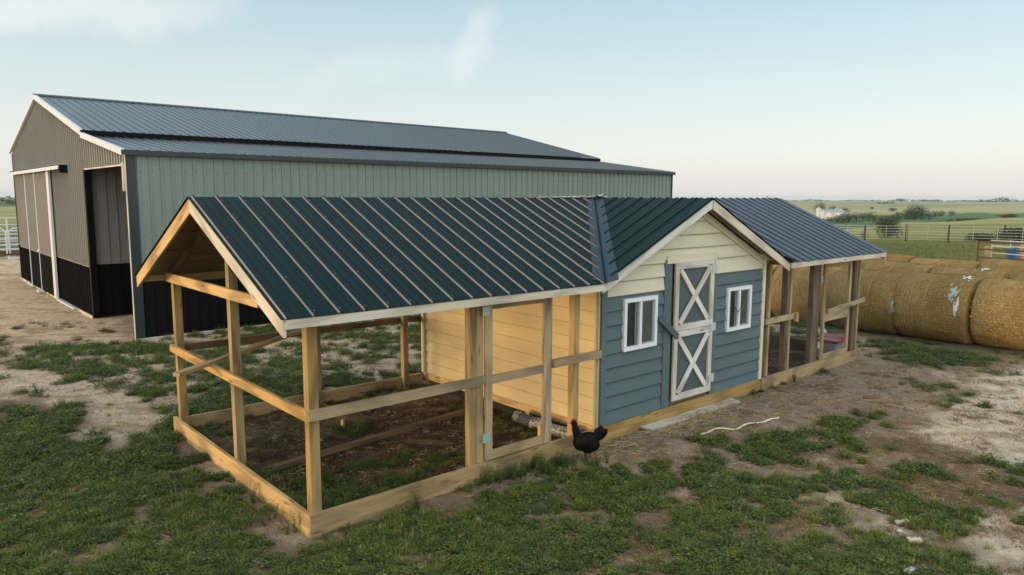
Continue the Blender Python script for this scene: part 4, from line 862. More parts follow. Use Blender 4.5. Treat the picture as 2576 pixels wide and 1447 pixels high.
# ------------------------------------------------------------------ hay bales
def make_bale(x, y, Rr, Ln, seed):
    mb = MB(); n, m_ = 72, 30; rs = random.Random(seed)
    P = []
    for j in range(m_+1):
        u = j/m_; yy = (u-.5)*Ln
        edge = min(u, 1-u)*Ln; sh = 1-.06*math.exp(-edge/.05)-.02*math.exp(-edge/.2)
        row = []
        for k in range(n):
            a = 2*math.pi*k/n
            q = Vector((math.cos(a)*1.2, yy*1.2+seed*3, math.sin(a)*1.2)); rr_ = Rr*sh*(1+.030*mn.noise(q)+.013*mn.noise(q*4))
            zz = math.sin(a)*rr_
            if zz < -Rr*.90: zz = -Rr*.90-(zz+Rr*.90)*-.3
            row.append((math.cos(a)*rr_*1.01, yy, zz+Rr*.93))
        P.append(row)
    for j in range(m_):
        for k in range(n):
            k2 = (k+1) % n; mb.quad([P[j][k], P[j][k2], P[j+1][k2], P[j+1][k]], [(j/m_*Ln, k/n*4.7), (j/m_*Ln, (k+1)/n*4.7), ((j+1)/m_*Ln, (k+1)/n*4.7), ((j+1)/m_*Ln, k/n*4.7)])
    for side, j in ((-1, 0), (1, m_)):
        prev = P[j]
        for f in (.75, .45, .15):
            cur = [(q[0]*f, q[1]+side*.03*(1-f)+.02*mn.noise(Vector(q)*5*f), (q[2]-Rr*.93)*f+Rr*.93) for q in P[j]]
            for k in range(n):
                k2 = (k+1) % n; mb.quad([prev[k], prev[k2], cur[k2], cur[k]], [(prev[k][0], prev[k][2]), (prev[k2][0], prev[k2][2]), (cur[k2][0], cur[k2][2]), (cur[k][0], cur[k][2])])
            prev = cur
        mb.quad(prev, [(q[0], q[2]) for q in prev])
    # loose straws
    for i in range(5200):
        a = rs.uniform(-.6, math.pi+.6); u = rs.random(); yy = (u-.5)*Ln; j = int(u*m_); k = int(a/(2*math.pi)*n) % n; b = Vector(P[min(j, m_)][k]); b.y = yy
        nn = Vector((math.cos(a), 0, math.sin(a))); tg = Vector((-math.sin(a), rs.uniform(-.8, .8), math.cos(a))).normalized(); l = rs.uniform(.015, .05); w = nn.cross(tg).normalized()*.0034
        s_ = b+nn*.002; e2 = b+tg*l+nn*rs.uniform(.003, .016); o_ = rs.uniform(0, 3)
        mb.quad([s_-w, s_+w, e2+w, e2-w], [(o_, o_)]*4)
    o = mb.build('hay_bale', M_hay, None); return o
bprot = [make_bale(0, 0, .76, 1.50, s) for s in (1, 2, 3)]
first = [True]*3
rows = []
blabels = {
 (1, 0): 'round hay bale in the front row with a torn pale green net patch', (1, 1): 'round hay bale of the front row cut off by the right edge, bottom showing', (1, -1): 'round hay bale of the front row right beside the corner post of the right run',
 (1, -2): 'round hay bale of the front row seen through the gate of the right run', (1, -3): 'round hay bale of the front row seen between the posts next to the blue hut', (1, -4): 'round hay bale of the front row, the farthest back, hidden mostly by the hut',
 (2, 0): 'round hay bale of the second row directly behind the one with the green patch', (2, 1): 'round hay bale of the second row at the right edge of the picture', (2, -1): 'round hay bale of the second row behind the corner post of the right run', (2, -2): 'round hay bale of the second row under the eave of the right run',
 (3, 0): 'round hay bale of the back row in front of the blue barrels', (3, 1): 'round hay bale of the back row at the right edge below the rusty gate', (3, -1): 'round hay bale of the back row left of the rusty gate', (3, -2): 'round hay bale of the back row next to the tip of the right run roof'}
def place_bale(row, i, x, y, p, sc=1.0, rz=0, len_=1.0):
    if first[p]: o = bprot[p]; first[p] = False
    else: o = bprot[p].copy(); COL.objects.link(o)
    o.location = (x, y, -.03); o.scale = (sc, len_, sc); o.rotation_euler = (0, 0, rz)
    tag(o, blabels[(row, i)], 'hay bale', 'round hay bales in rows'); return o
pb = {}
for row, i, x, y, p, sc, rz, ln in ((1, 0, 15.08, -.22, 0, 1.0, -.03, 1.0), (1, 1, 15.20, -1.75, 1, .985, .03, 1.0), (1, -1, 15.02, 1.30, 1, .985, .03, 1.0), (1, -2, 15.15, 2.85, 2, .99, .05, 1.0), (1, -3, 15.1, 4.42, 0, .97, -.04, 1.0), (1, -4, 15.1, 5.98, 1, .98, .0, 1.0),
        (2, 0, 17.55, -.02, 2, .98, .04, 1.04), (2, 1, 17.7, -1.75, 0, .95, 0, 1.0), (2, -1, 17.8, 1.68, 1, .99, -.05, 1.10), (2, -2, 17.9, 3.35, 0, .97, .02, 1.0),
        (3, 0, 20.35, -.30, 1, 1.02, .02, 1.0), (3, 1, 20.5, -1.95, 2, .99, 0, 1.0), (3, -1, 20.4, 1.45, 2, .96, .05, 1.15), (3, -2, 20.5, 3.15, 0, 1.0, -.02, 1.05)):
    pb[(row, i)] = place_bale(row, i, x, y, p, sc, rz, ln)
# torn net patch on the front bale
def netpatch(bale, y0, y1, a0, a1, mat, name, seed, thr=.42):
    mb = MB(); ny, na = 26, 44
    def pt(i, j):
        u = y0+(y1-y0)*i/ny; a = a0+(a1-a0)*j/na; q = Vector((math.cos(a)*1.2, u*1.2+1*3, math.sin(a)*1.2)); rr_ = .76*(1+.030*mn.noise(q)+.013*mn.noise(q*4))+.012
        return (math.cos(a)*rr_*1.01, u, math.sin(a)*rr_+.76*.93)
    for i in range(ny):
        for j in range(na):
            ci, cj = (i+.5)/ny*2-1, (j+.5)/na*2-1; v = mn.noise(Vector((i*.22, j*.13, seed)))*.75+(1-max(abs(ci), abs(cj)))*.9+.22*mn.noise(Vector((i*.9, j*.5, seed)))
            if v > thr: mb.quad([pt(i, j), pt(i+1, j), pt(i+1, j+1), pt(i, j+1)])
    if not mb.f: return
    o0 = mb.build(name, mat, None); o0.parent = bale
    # parent carries no offset: local coordinates match the bale mesh
    return o0
A = math.radians
netpatch(pb[(1, 0)], -.62, -.32, A(118), A(172), M_net, 'net_patch', 3.1, .50); netpatch(pb[(1, 0)], -.72, -.44, A(88), A(120), M_netw, 'net_patch', 8.2, .55); netpatch(pb[(1, 0)], -.68, -.50, A(150), A(188), M_netw, 'net_patch', 5.5, .45); netpatch(pb[(1, 0)], .66, .76, A(165), A(195), M_net, 'net_patch', 7.7, .3)
netpatch(pb[(2, 0)], -.5, -.2, A(80), A(110), M_netw, 'net_patch', 11, .5)

# ------------------------------------------------------------------ fences
def pipe_fence(p0, p1, z0, z1, nr, nv, mat, post_pts, name, label, postmat, r=.028):
    f = empty(name, (*p0, 0), label, 'fence')
    a, b = Vector((*p0, 0)), Vector((*p1, 0))
    for i in range(nr):
        z = z0+(z1-z0)*i/(nr-1); mb = MB(); mb.tube([a+Vector((0, 0, z+tz(*p0))), b+Vector((0, 0, z+tz(*p1)))], r, 6); mb.build('rail', mat, f)
    for i in range(nv+1):
        p = a.lerp(b, i/nv); mb = MB(); g = tz(p.x, p.y); mb.tube([p+Vector((-.03, 0, z0+g)), p+Vector((-.03, 0, z1+g))], r, 6); mb.build('upright', mat, f)
    for x, y in post_pts:
        mb = MB(); mb.tube([(x+.08, y, tz(x, y)-.1), (x+.08, y, z1+.05+tz(x, y))], .085, 10); mb.build('post', postmat, f)
    return f
pipe_fence((56.6, 34), (56.6, 4), .33, 1.34, 6, 20, M_pipew, [(56.6, y) for y in (32.2, 29, 25.6, 22.3, 19.15, 16.05, 13.1, 9.6, 6.2)], 'pipe_fence', 'pale pipe fence with dark posts across the pasture behind the hay bales', M_postb, r=.02)
gate = empty('pipe_gate', (33, 4, 0), 'rusty brown pipe gate at the right edge beyond the hay bales', 'gate')
for z in (.25, .60, .95, 1.28): MB().tube([(33.0, 4.30, z), (33.2, -1.0, z-.02)], .03, 8).build('rail', M_pipeb, gate)
for y in (4.30, 2.3, .4): MB().tube([(33.0, y, .1), (33.0, y, 1.30)], .032, 8).build('upright', M_pipeb, gate)
for k, (x, y, h, lb) in enumerate(((34.2, 4.28, 1.02, 'shortest weathered wooden corral post, behind the left end of the rusty gate'), (34.6, 3.05, 1.25, 'middle wooden corral post behind the rusty gate'), (34.8, 2.25, 1.36, 'tall wooden corral post at the right edge behind the rusty gate'))):
    mb = MB(); mb.tube([(x, y, -.1), (x, y, h)], .12, 12); thing(mb, 'corral_post', M_grey, lb, 'post', 'wooden corral posts')
pan = empty('corral_fence', (33.6, 4, 0), 'white pipe corral panel slanting past the wooden posts', 'corral panel')
for z in (.1, .45, .80, 1.12): MB().tube([(33.9+.2, 4.1, z-.05), (30.2, .2, z+.10)], .025, 8).build('rail', M_galv, pan)
for t in (0, .5, 1): MB().tube([(34.1-3.9*t, 4.1-3.9*t, .0), (34.1-3.9*t, 4.1-3.9*t, 1.1)], .022, 8).build('upright', M_galv, pan)
back = empty('livestock_fence', (38, 3, 0), 'thin grey livestock panel behind the blue barrels', 'corral panel')
for z in (.5, .8, 1.1): MB().tube([(37.9, 5.2, z), (38.4, -1, z)], .018, 6).build('rail', M_galv, back)
for y in (4.4, 3.5, 2.6, 1.7, .8): MB().tube([(38, y, .0), (38, y, 1.15)], .018, 6).build('upright', M_galv, back)
for k, (x, y, h, lb) in enumerate(((36.6, 3.95, .86, 'blue barrel left of the middle corral post'), (36.4, 3.62, .95, 'blue barrel directly behind the middle corral post'), (36.0, 2.72, 1.02, 'blue barrel between the middle and right corral posts'))):
    mb = MB(); mb.tube([(x, y, 0), (x, y, .05), (x, y, h*.3), (x, y, h*.33), (x, y, h*.66), (x, y, h)], .24, 18); thing(mb, 'blue_barrel', M_blue, lb, 'barrel', 'blue barrels in the corral')
mb = MB(); mb.tube([(31.4, 5.4, .0), (31.2, 5.0, .5)], .16, 10, taper=.4); thing(mb, 'rusty_tub', M_pipeb, 'small rusty metal piece on the grass left of the gate', 'scrap')
# left corral
lf = empty('cattle_panel', (0, 38, 0), 'white pipe cattle panel fence left of the barn', 'fence')
for z in (1.95, 1.62, 1.30, 1.12, .95, .78, .58, .40, .2): MB().tube([(-5, 38.2, z), (6.5, 38.2, z)], .03, 6).build('rail', M_white, lf)
for x in (-4, -1.6, 1.35, 2.25, 4.2): MB().tube([(x, 38.2, 0), (x, 38.2, 1.95)], .035, 6).build('upright', M_white, lf)
for (xa, xb) in ((.9, 2.02), (2.14, 4.0)): MB().tube([(xa, 36.9, .25), (xa, 36.9, 1.35), (xa+.2, 36.9, 1.48), (xb-.2, 36.9, 1.48), (xb, 36.9, 1.35), (xb, 36.9, .25)], .035, 8).build('panel_frame', M_white, lf)
for z in (.45, .7, .95, 1.2): MB().tube([(-2, 36.9, z), (4, 36.9, z)], .028, 6).build('rail', M_white, lf)
thing(MB().tube([(1.48, 36.2, -.1), (1.48, 36.2, 1.35)], .13, 10), 'corral_post', M_pine, 'wooden post standing before the white cattle panels left of the barn', 'post')
thing(MB().box(.6, 3.5, 37.5, 37.7, .12, .34), 'feed_trough', M_dark, 'low dark trough beneath the white cattle panels', 'trough')
thing(MB().box(2.0, 3.6, 36.4, 36.7, -.02, .09), 'feed_bunk', M_white, 'low white slab at the foot of the cattle panels', 'slab')

# ------------------------------------------------------------------ trees, bushes, grain bins
def foliage(lobes, n, size, seed, flat=.0):
    rs = random.Random(seed); mb = MB()
    tot = sum(l[3]*l[4]*l[5] for l in lobes)
    for (cx, cy, cz, rx, ry, rz) in lobes:
        for i in range(int(n*rx*ry*rz/tot)):
            v = Vector((rs.gauss(0, 1), rs.gauss(0, 1), rs.gauss(0, 1))).normalized()*(rs.random()**.33)*(1+.22*mn.noise(Vector((cx, i*.01, seed))))
            p = Vector((cx+v.x*rx, cy+v.y*ry, cz+v.z*rz)); bump_ = mn.noise(p*2.2/max(rx, .3)+Vector((seed, 0, 0)))
            if bump_ < -.22 and v.length > .6: continue
            a = Vector((rs.uniform(-1, 1), rs.uniform(-1, 1), rs.uniform(-1, 1))).normalized(); b = a.cross(Vector((rs.uniform(-1, 1), rs.uniform(-1, 1), rs.uniform(-1, 1)))).normalized(); s_ = size*rs.uniform(.6, 1.4)
            mb.quad([p-a*s_, p+b*s_*.6, p+a*s_, p-b*s_*.6])
    return mb
def bush(x, y, w, h, seed, label, name='bush', mat=M_tree, n=2600, lobes=7, group=None, cat='bush', trunkz=None, z=None, smul=1.0):
    rs = random.Random(seed); z0 = tz(x, y) if z is None else z; t = empty(name, (x, y, z0), label, cat, group); lb = []
    for i in range(lobes):
        a = rs.uniform(0, 6.28); q = rs.uniform(.1, .62)*w/2; r = w*rs.uniform(.22, .34); hz = h*rs.uniform(.25, .72)
        lb.append((x+math.cos(a)*q, y+math.sin(a)*q, z0+hz, r, r, min(r, h-hz)*1.0))
    o = rawbuild('crown', foliage(lb, n, w*.022*smul, seed), mat, t)
    mb = MB(); mb.tube([(x, y, z0-.2), (x+w*.02, y, z0+h*.3), (x+w*.05, y+w*.03, z0+h*.6)], w*.035, 7, taper=.5)
    for k in range(3):
        a = rs.uniform(0, 6.28); mb.tube([(x+w*.02, y, z0+h*.3), (x+math.cos(a)*w*.25, y+math.sin(a)*w*.25, z0+h*.6)], w*.018, 5, taper=.4)
    mb.build('trunk', M_bark, t); return t
def pol(az, d): return CAMP.x+d*math.cos(R(az)), CAMP.y+d*math.sin(R(az))
x, y = pol(21.65, 78); bush(x, y, 2.7, 2.0, 4, 'round dark green bush just beyond the pipe fence', n=5000, lobes=10)
x, y = pol(23.1, 80); bush(x, y, 1.2, .8, 5, 'tiny bush left of the round bush beyond the fence', n=600, lobes=4)
x, y = pol(16.1, 65); bush(x, y, 2.2, .85, 6, 'low bush behind the dark fence post near the corral', n=2600)
x, y = pol(13.7, 66); bush(x, y, 4.2, 1.25, 7, 'broad dark bush at the right edge beyond the fence', n=5000, lobes=9)
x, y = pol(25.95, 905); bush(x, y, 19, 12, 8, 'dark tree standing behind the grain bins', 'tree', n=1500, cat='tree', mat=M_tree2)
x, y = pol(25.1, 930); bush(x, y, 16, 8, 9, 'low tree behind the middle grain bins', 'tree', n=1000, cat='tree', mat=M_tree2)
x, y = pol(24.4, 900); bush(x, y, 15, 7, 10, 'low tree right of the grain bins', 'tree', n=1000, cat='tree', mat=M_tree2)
k = 0
grove = 'trees of the dark grove before the grain bins'
for (az, d, w, h) in ((25.25, 610, 12, 5.5), (24.85, 600, 15, 7.5), (24.45, 600, 17, 9.5), (24.0, 605, 18, 10), (23.55, 610, 14, 8.5), (23.15, 600, 15, 9), (22.75, 605, 16, 9.5), (22.4, 600, 9, 6), (21.95, 590, 11, 5)):
    x, y = pol(az, d); k += 1; bush(x, y, w*.85, h*.8, 20+k, ['leftmost', 'second', 'third', 'fourth', 'fifth, middle', 'sixth', 'seventh', 'eighth', 'small rightmost'][k-1]+' dark tree of the grove just right of the grain bins', 'tree', n=900, cat='tree', group=grove)
for (az, d, w, h, lb) in ((21.4, 560, 15, 6, 'low tree at the left foot of the big grove beyond the crop field'), (21.0, 570, 12, 6.5, 'second low tree left of the big grove beyond the crop field'), (20.5, 600, 20, 10, 'left shoulder tree of the big grove'), (20.05, 610, 22, 13.5, 'tallest rounded tree of the big grove beyond the fence'), (19.55, 600, 18, 13, 'tall tree right of the highest one in the big grove'), (19.1, 600, 15, 8, 'right shoulder tree of the big grove'), (18.75, 690, 9, 7, 'small round tree above the right end of the grove'), (18.4, 690, 11, 6.5, 'small tree right of the round one above the grove'), (17.85, 720, 11, 5, 'flat small tree on the slope right of the grove'),
        (18.0, 520, 9, 5, 'small dark tree at the field edge right of the grove'), (16.9, 520, 18, 4.0, 'long low tree clump on the field edge'), (15.9, 520, 20, 3.5, 'flat tree clump on the field edge toward the right'), (14.4, 240, 5, 2.2, 'dark tree clump near the right edge on the hill line'), (20.95, 730, 8, 4.5, 'small tree on the slope above the big grove'), (21.3, 900, 14, 5, 'flat tree on the tan slope'), (22.6, 1100, 10, 3.5, 'tiny tree far up the tan slope'), (14.9, 640, 12, 3.5, 'thin tree line piece near the right edge')):
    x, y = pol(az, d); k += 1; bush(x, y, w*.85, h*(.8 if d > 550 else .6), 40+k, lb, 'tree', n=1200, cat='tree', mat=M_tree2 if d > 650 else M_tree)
# far wood on the horizon: one mass
mbw = MB(); rs = random.Random(3)
def farwood(az0, az1, d, hmax, dens):
    az = az0
    while az < az1:
        x, y = pol(az, d+rs.uniform(-60, 60)); h = hmax*(.25+.75*max(0, mn.noise(Vector((az*.7, 3, 1)))+.5))*rs.uniform(.6, 1.1); w = h*rs.uniform(1.2, 2.4); z0 = tz(x, y)
        if rs.random() < dens:
            sub = foliage([(x, y, z0+h*.45, w*.6, w*.6, h*.55)], 60, h*.20, int(az*100)); 
            b = len(mbw.v); mbw.v += sub.v; mbw.f += [tuple(i+b for i in f) for f in sub.f]
        az += w/d*57.3*.45
farwood(11, 16.4, 2600, 17, .95); farwood(16.4, 21.5, 2900, 12, .8); farwood(21.5, 30, 3000, 9, .75); farwood(21.2, 22.3, 1900, 9, .9); farwood(78, 90, 900, 9, .95); farwood(30, 78, 2900, 10, .5); farwood(82, 90, 500, 4, .5)
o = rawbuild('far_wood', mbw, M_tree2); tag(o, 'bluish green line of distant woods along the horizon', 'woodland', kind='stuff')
# grain bins
def grain_bin(az, d, r, h, label):
    x, y = pol(az, d); z0 = tz(x, y)-.3; t = empty('grain_bin', (x, y, z0), label, 'grain bin', 'grain bins by the crop field'); n = 28
    mb = MB()
    for i in range(12): 
        za, zb = z0+h*i/12, z0+h*(i+1)/12
        for k in range(n):
            a, b = 2*math.pi*k/n, 2*math.pi*(k+1)/n; ra, rb = r, r*1.006 if i % 2 else r*.997
            mb.quad([(x+ra*math.cos(a), y+ra*math.sin(a), za), (x+ra*math.cos(b), y+ra*math.sin(b), za), (x+ra*math.cos(b), y+ra*math.sin(b), zb), (x+ra*math.cos(a), y+ra*math.sin(a), zb)])
    mb.build('bin_wall', M_galv, t)
    mb = MB(); 
    for k in range(n):
        a, b = 2*math.pi*k/n, 2*math.pi*(k+1)/n; R1 = r*1.04; mb.quad([(x+R1*math.cos(a), y+R1*math.sin(a), z0+h-.05), (x+R1*math.cos(b), y+R1*math.sin(b), z0+h-.05), (x+.4*math.cos(b), y+.4*math.sin(b), z0+h+r*.48), (x+.4*math.cos(a), y+.4*math.sin(a), z0+h+r*.48)])
    mb.build('bin_roof', M_flash2, t); mb = MB(); mb.tube([(x, y, z0+h+r*.46), (x, y, z0+h+r*.46+.6)], .5, 8); mb.build('cap', M_galv, t)
M_flash2 = metal_paint('grey bin roof', (.26, .30, .33), .45, .2, 0)
grain_bin(26.05, 735, 2.3, 9.5, 'slim tall grain bin, leftmost of the cluster'); grain_bin(25.75, 735, 2.9, 7.0, 'narrow grain bin second from the left'); grain_bin(25.25, 715, 5.6, 6.4, 'wide grain bin in the middle of the cluster'); grain_bin(24.88, 760, 5.0, 7.0, 'grain bin standing back between the two wide ones'); grain_bin(24.6, 710, 5.6, 6.6, 'wide grain bin, rightmost of the cluster')

# ------------------------------------------------------------------ ground vegetation (stuff)
def variant_collection(name, makers, mats):
    c = bpy.data.collections.new(name)
    for i, (fn, mt) in enumerate(zip(makers, mats)):
        mb = MB(); fn(mb, random.Random(100+i)); me = bpy.data.meshes.new(name); me.from_pydata([tuple(v) for v in mb.v], [], mb.f); me.materials.append(mt); me.update()
        o = bpy.data.objects.new(name, me); c.objects.link(o)
    return c
def leafq(mb, p, d, l, w, droop=.3):
    d = Vector(d).normalized(); s = d.cross(Vector((0, 0, 1)))
    if s.length < 1e-3: s = Vector((1, 0, 0))
    s = s.normalized()*w; m_ = p+d*l*.5; e_ = p+d*l-Vector((0, 0, l*droop))
    mb.quad([p, m_+s, e_, m_-s])
def weed(mb, rs, rad=.10, h=.075, stems=26):
    for i in range(stems):
        a = rs.uniform(0, 6.283); q = rad*rs.random()**.6; tip = Vector((math.cos(a)*q, math.sin(a)*q, h*(1-.55*(q/rad)**2)*rs.uniform(.55, 1.15))); base = tip*.25; base.z = 0
        for k in range(7):
            t = .25+.75*k/6; p = base.lerp(tip, t); aa = rs.uniform(0, 6.283); d = Vector((math.cos(aa), math.sin(aa), rs.uniform(.1, 1.1))); leafq(mb, p, d, rs.uniform(.012, .024), rs.uniform(.0028, .0055))
def broad(mb, rs):
    for i in range(26):
        a = rs.uniform(0, 6.283); q = rs.uniform(.01, .10); p = Vector((math.cos(a)*q, math.sin(a)*q, rs.uniform(.02, .055))); d = Vector((math.cos(a), math.sin(a), rs.uniform(-.1, .5))); leafq(mb, p, d, rs.uniform(.025, .045), rs.uniform(.010, .017))
def blades(mb, rs, n=34, h=.085, r=.06):
    for i in range(n):
        a = rs.uniform(0, 6.283); q = rs.uniform(0, r); p = Vector((math.cos(a)*q, math.sin(a)*q, 0)); a2 = a+rs.uniform(-1, 1); hh = h*rs.uniform(.5, 1.2); ln = rs.uniform(.1, .7)
        d = Vector((math.cos(a2)*ln, math.sin(a2)*ln, 1)).normalized(); s = Vector((-math.sin(a2), math.cos(a2), 0))*.0028; m_ = p+d*hh*.6; e_ = p+d*hh+Vector((math.cos(a2), math.sin(a2), -.35))*hh*.3*ln
        mb.quad([p-s, p+s, m_+s*.8, m_-s*.8]); mb.quad([m_-s*.8, m_+s*.8, e_+s*.1, e_-s*.1])
def tallweed(mb, rs):
    for i in range(9):
        a = rs.uniform(0, 6.283); q = rs.uniform(.02, .07); tip = Vector((math.cos(a)*q, math.sin(a)*q, rs.uniform(.12, .24)))
        for k in range(22):
            t = k/22; p = Vector((tip.x*t, tip.y*t, tip.z*t)); aa = rs.uniform(0, 6.283); leafq(mb, p, (math.cos(aa), math.sin(aa), .7), rs.uniform(.015, .03), .004)
def straw(mb, rs, n=5):
    for i in range(n):
        p = Vector((rs.uniform(-.08, .08), rs.uniform(-.08, .08), rs.uniform(.004, .02))); a = rs.uniform(0, 6.283); l = rs.uniform(.02, .08)*(2.4 if rs.random() < .12 else 1); d = Vector((math.cos(a), math.sin(a), rs.uniform(-.15, .2))); s = Vector((-math.sin(a), math.cos(a), 0))*rs.uniform(.0012, .0028); u = Vector((0, 0, .002))
        mb.quad([p-s, p+s, p+s+d*l, p-s+d*l]); mb.quad([p-u, p+u, p+u+d*l, p-u+d*l])
def clods(mb, rs):
    for i in range(6):
        c = Vector((rs.uniform(-.1, .1), rs.uniform(-.1, .1), .003)); r = rs.uniform(.003, .010); T = [c+Vector((math.cos(a), math.sin(a), rs.uniform(-.2, .2)))*r*rs.uniform(.7, 1.2) for a in (0, 1.3, 2.5, 3.8, 5)]; top = c+Vector((0, 0, r*rs.uniform(.6, 1.1)))
        for k in range(5): mb.quad([T[k], T[(k+1) % 5], top])
def scatter(name, pts, coll, label, cat, nvar, smin=.7, smax=1.3, seed=0, tilt=.1):
    """points -> instances"""
    rs = np.random.RandomState(seed); pts = np.asarray(pts, 'f'); n = len(pts)
    me = bpy.data.meshes.new(name); me.vertices.add(n); me.vertices.foreach_set('co', pts[:, :3].ravel())
    a = me.attributes.new('idx', 'INT', 'POINT'); a.data.foreach_set('value', rs.randint(0, nvar, n).astype('i'))
    sc = rs.uniform(smin, smax, n)*(pts[:, 3] if pts.shape[1] > 3 else 1)
    a = me.attributes.new('scl', 'FLOAT', 'POINT'); a.data.foreach_set('value', sc.astype('f'))
    rot = np.stack([rs.uniform(-tilt, tilt, n), rs.uniform(-tilt, tilt, n), rs.uniform(0, 6.283, n)], -1)
    a = me.attributes.new('rot', 'FLOAT_VECTOR', 'POINT'); a.data.foreach_set('vector', rot.astype('f').ravel())
    o = bpy.data.objects.new(name, me); COL.objects.link(o); tag(o, label, cat, kind='stuff')
    ng = bpy.data.node_groups.new(name, 'GeometryNodeTree'); ng.interface.new_socket('Geometry', in_out='INPUT', socket_type='NodeSocketGeometry'); ng.interface.new_socket('Geometry', in_out='OUTPUT', socket_type='NodeSocketGeometry')
    gi = ng.nodes.new('NodeGroupInput'); go = ng.nodes.new('NodeGroupOutput'); ip = ng.nodes.new('GeometryNodeInstanceOnPoints'); ci = ng.nodes.new('GeometryNodeCollectionInfo'); ci.inputs['Collection'].default_value = coll; ci.inputs['Separate Children'].default_value = True; ci.inputs['Reset Children'].default_value = True
    def attr(nm, ty): q = ng.nodes.new('GeometryNodeInputNamedAttribute'); q.data_type = ty; q.inputs['Name'].default_value = nm; return q.outputs['Attribute']
    lk = ng.links.new; lk(gi.outputs[0], ip.inputs['Points']); lk(ci.outputs[0], ip.inputs['Instance']); ip.inputs['Pick Instance'].default_value = True
    lk(attr('idx', 'INT'), ip.inputs['Instance Index']); lk(attr('scl', 'FLOAT'), ip.inputs['Scale'])
    er = ng.nodes.new('FunctionNodeEulerToRotation'); lk(attr('rot', 'FLOAT_VECTOR'), er.inputs[0]); lk(er.outputs[0], ip.inputs['Rotation']); lk(ip.outputs[0], go.inputs[0])
    md = o.modifiers.new('scatter', 'NODES'); md.node_group = ng; return o
Cw = variant_collection('weed_sprig', [weed, weed, lambda m_, r_: weed(m_, r_, .08, .10, 22), lambda m_, r_: weed(m_, r_, .12, .055, 30), weed, lambda m_, r_: weed(m_, r_, .07, .06, 18), weed, broad], [M_weed, M_weed, M_weed, M_weed2, M_weed2, M_weed2, M_weed, M_weed2])
M_past = leafmat('pasture blades', (.17, .19, .055), (.23, .24, .08), (.32, .30, .12))
Cp = variant_collection('pasture_tuft', [blades, blades, lambda m_, r_: blades(m_, r_, 44, .06, .08)], [M_past, M_past, M_past])
Cg = variant_collection('grass_tuft', [blades, blades, lambda m_, r_: blades(m_, r_, 44, .06, .08)], [M_grass, M_grass, M_grass])
Ct = variant_collection('tall_weed', [tallweed, tallweed], [M_weed, M_weed2])
Cs = variant_collection('straw_bit', [straw, straw, straw], [M_straw, M_straw, M_straw])
Cc = variant_collection('clod', [clods, clods], [M_clod, M_dry])
Cd = variant_collection('dry_tuft', [lambda m_, r_: blades(m_, r_, 26, .035, .09), lambda m_, r_: weed(m_, r_, .10, .03, 12)], [M_dry, M_dry])

def view_sample(n, dmin, dmax, az0, az1, seed, power=1.5):
    rs = np.random.RandomState(seed); az = np.radians(rs.uniform(az0, az1, n)); d = (dmin**power+(dmax**power-dmin**power)*rs.rand(n))**(1/power)
    return CAMP.x+d*np.cos(az), CAMP.y+d*np.sin(az), d
def occupied(x, y):
    o = (x > X1-.15) & (x < X2+.05) & (y > -.05) & (y < DW+.1)
    o |= (x > BX0-.05) & (y > BY0-.02)
    o |= (x > -.06) & (x < 3.95) & (np.abs(y+.02) < .035); o |= (np.abs(x+.02) < .035) & (y > -.06) & (y < DW+.05)
    o |= (x > 7.8) & (x < 11.55) & (np.abs(y+.02) < .05)
    o |= (x > 4.7) & (x < 7.0) & (y > -.27) & (y < 0)
    return o
def cover(x, y):
    """share of ground covered by green at each place"""
    n2 = fbm(x, y, 3, .55); n = fbm(x+3, y+11, 4, 1.5)*.42+fbm(x+23, y+1, 3, 5.2)*.58
    c = np.full(x.shape, .34)
    c = np.maximum(c, .77*inside('dense1', x, y, .5, .3)); c = np.maximum(c, .64*inside('mid1', x, y, .5, .3)); c = np.where(inside('behind', x, y, .5, .3) > .5, .56, c)
    c = np.where((x < 0) & (y < -.2), np.maximum(c, .69), c)
    # open ground right of the coop fades from lush to bare
    right = (x > 1.5) & (y < -.4)
    c = np.where(right, np.clip(.70-.11*np.clip(x-3.0, 0, 10), .14, .72), c)
    for k in ('sandA', 'sandB'): c = c*(1-.80*inside(k, x, y, .3, .35))
    c = c*(1-.15*inside('sandC', x, y, .4, .4))
    c = np.where(inside('yard', x, y, .3, .3) > .5, .01+.05*(n2 > .55), c)
    c = c*(1-.98*inside('dirtHut', x, y, .3, .25)); c = c*(1-.93*inside('sandR', x, y, .25, .3)); c = c*(1-.93*inside('sandR2', x, y, .25, .3)); c = c*(1-.6*inside('brownR', x, y, .3, .3))
    c = np.maximum(c, .72*inside('baleGrass', x, y, .4, .4))
    c = np.where((x > 13.7) & (x < 22), .15, c)
    ru = inside('run', x, y, .05, 0) > .5; c = np.where(ru, np.where(y < 1.3, np.clip(.80-.20*x, .06, 1), .05), c)
    c = np.where(inside('runR', x, y, .05, 0) > .5, 0, c)
    return c, n
_qx, _qy = np.meshgrid(np.linspace(-9, 15, 160), np.linspace(-6, 12, 160)); QN = (fbm(_qx+3, _qy+11, 4, 1.5)*.42+fbm(_qx+23, _qy+1, 3, 5.2)*.58).ravel()
def clump(x, y, d, seed, nmin=3, nmax=9, r0=.04, r1=.12):
    """each point becomes a tussock: sprigs in a disc, tallest in the middle"""
    rs = np.random.RandomState(seed); n = rs.randint(nmin, nmax+1, len(x)); R_ = rs.uniform(r0, r1, len(x))*np.sqrt(n/nmax); I = np.repeat(np.arange(len(x)), n)
    rho = np.sqrt(rs.rand(len(I))); a = rs.uniform(0, 6.283, len(I)); size = rs.uniform(.65, 1.25, len(x))
    return x[I]+R_[I]*rho*np.cos(a), y[I]+R_[I]*rho*np.sin(a), (1.12-.72*rho**2)*size[I]
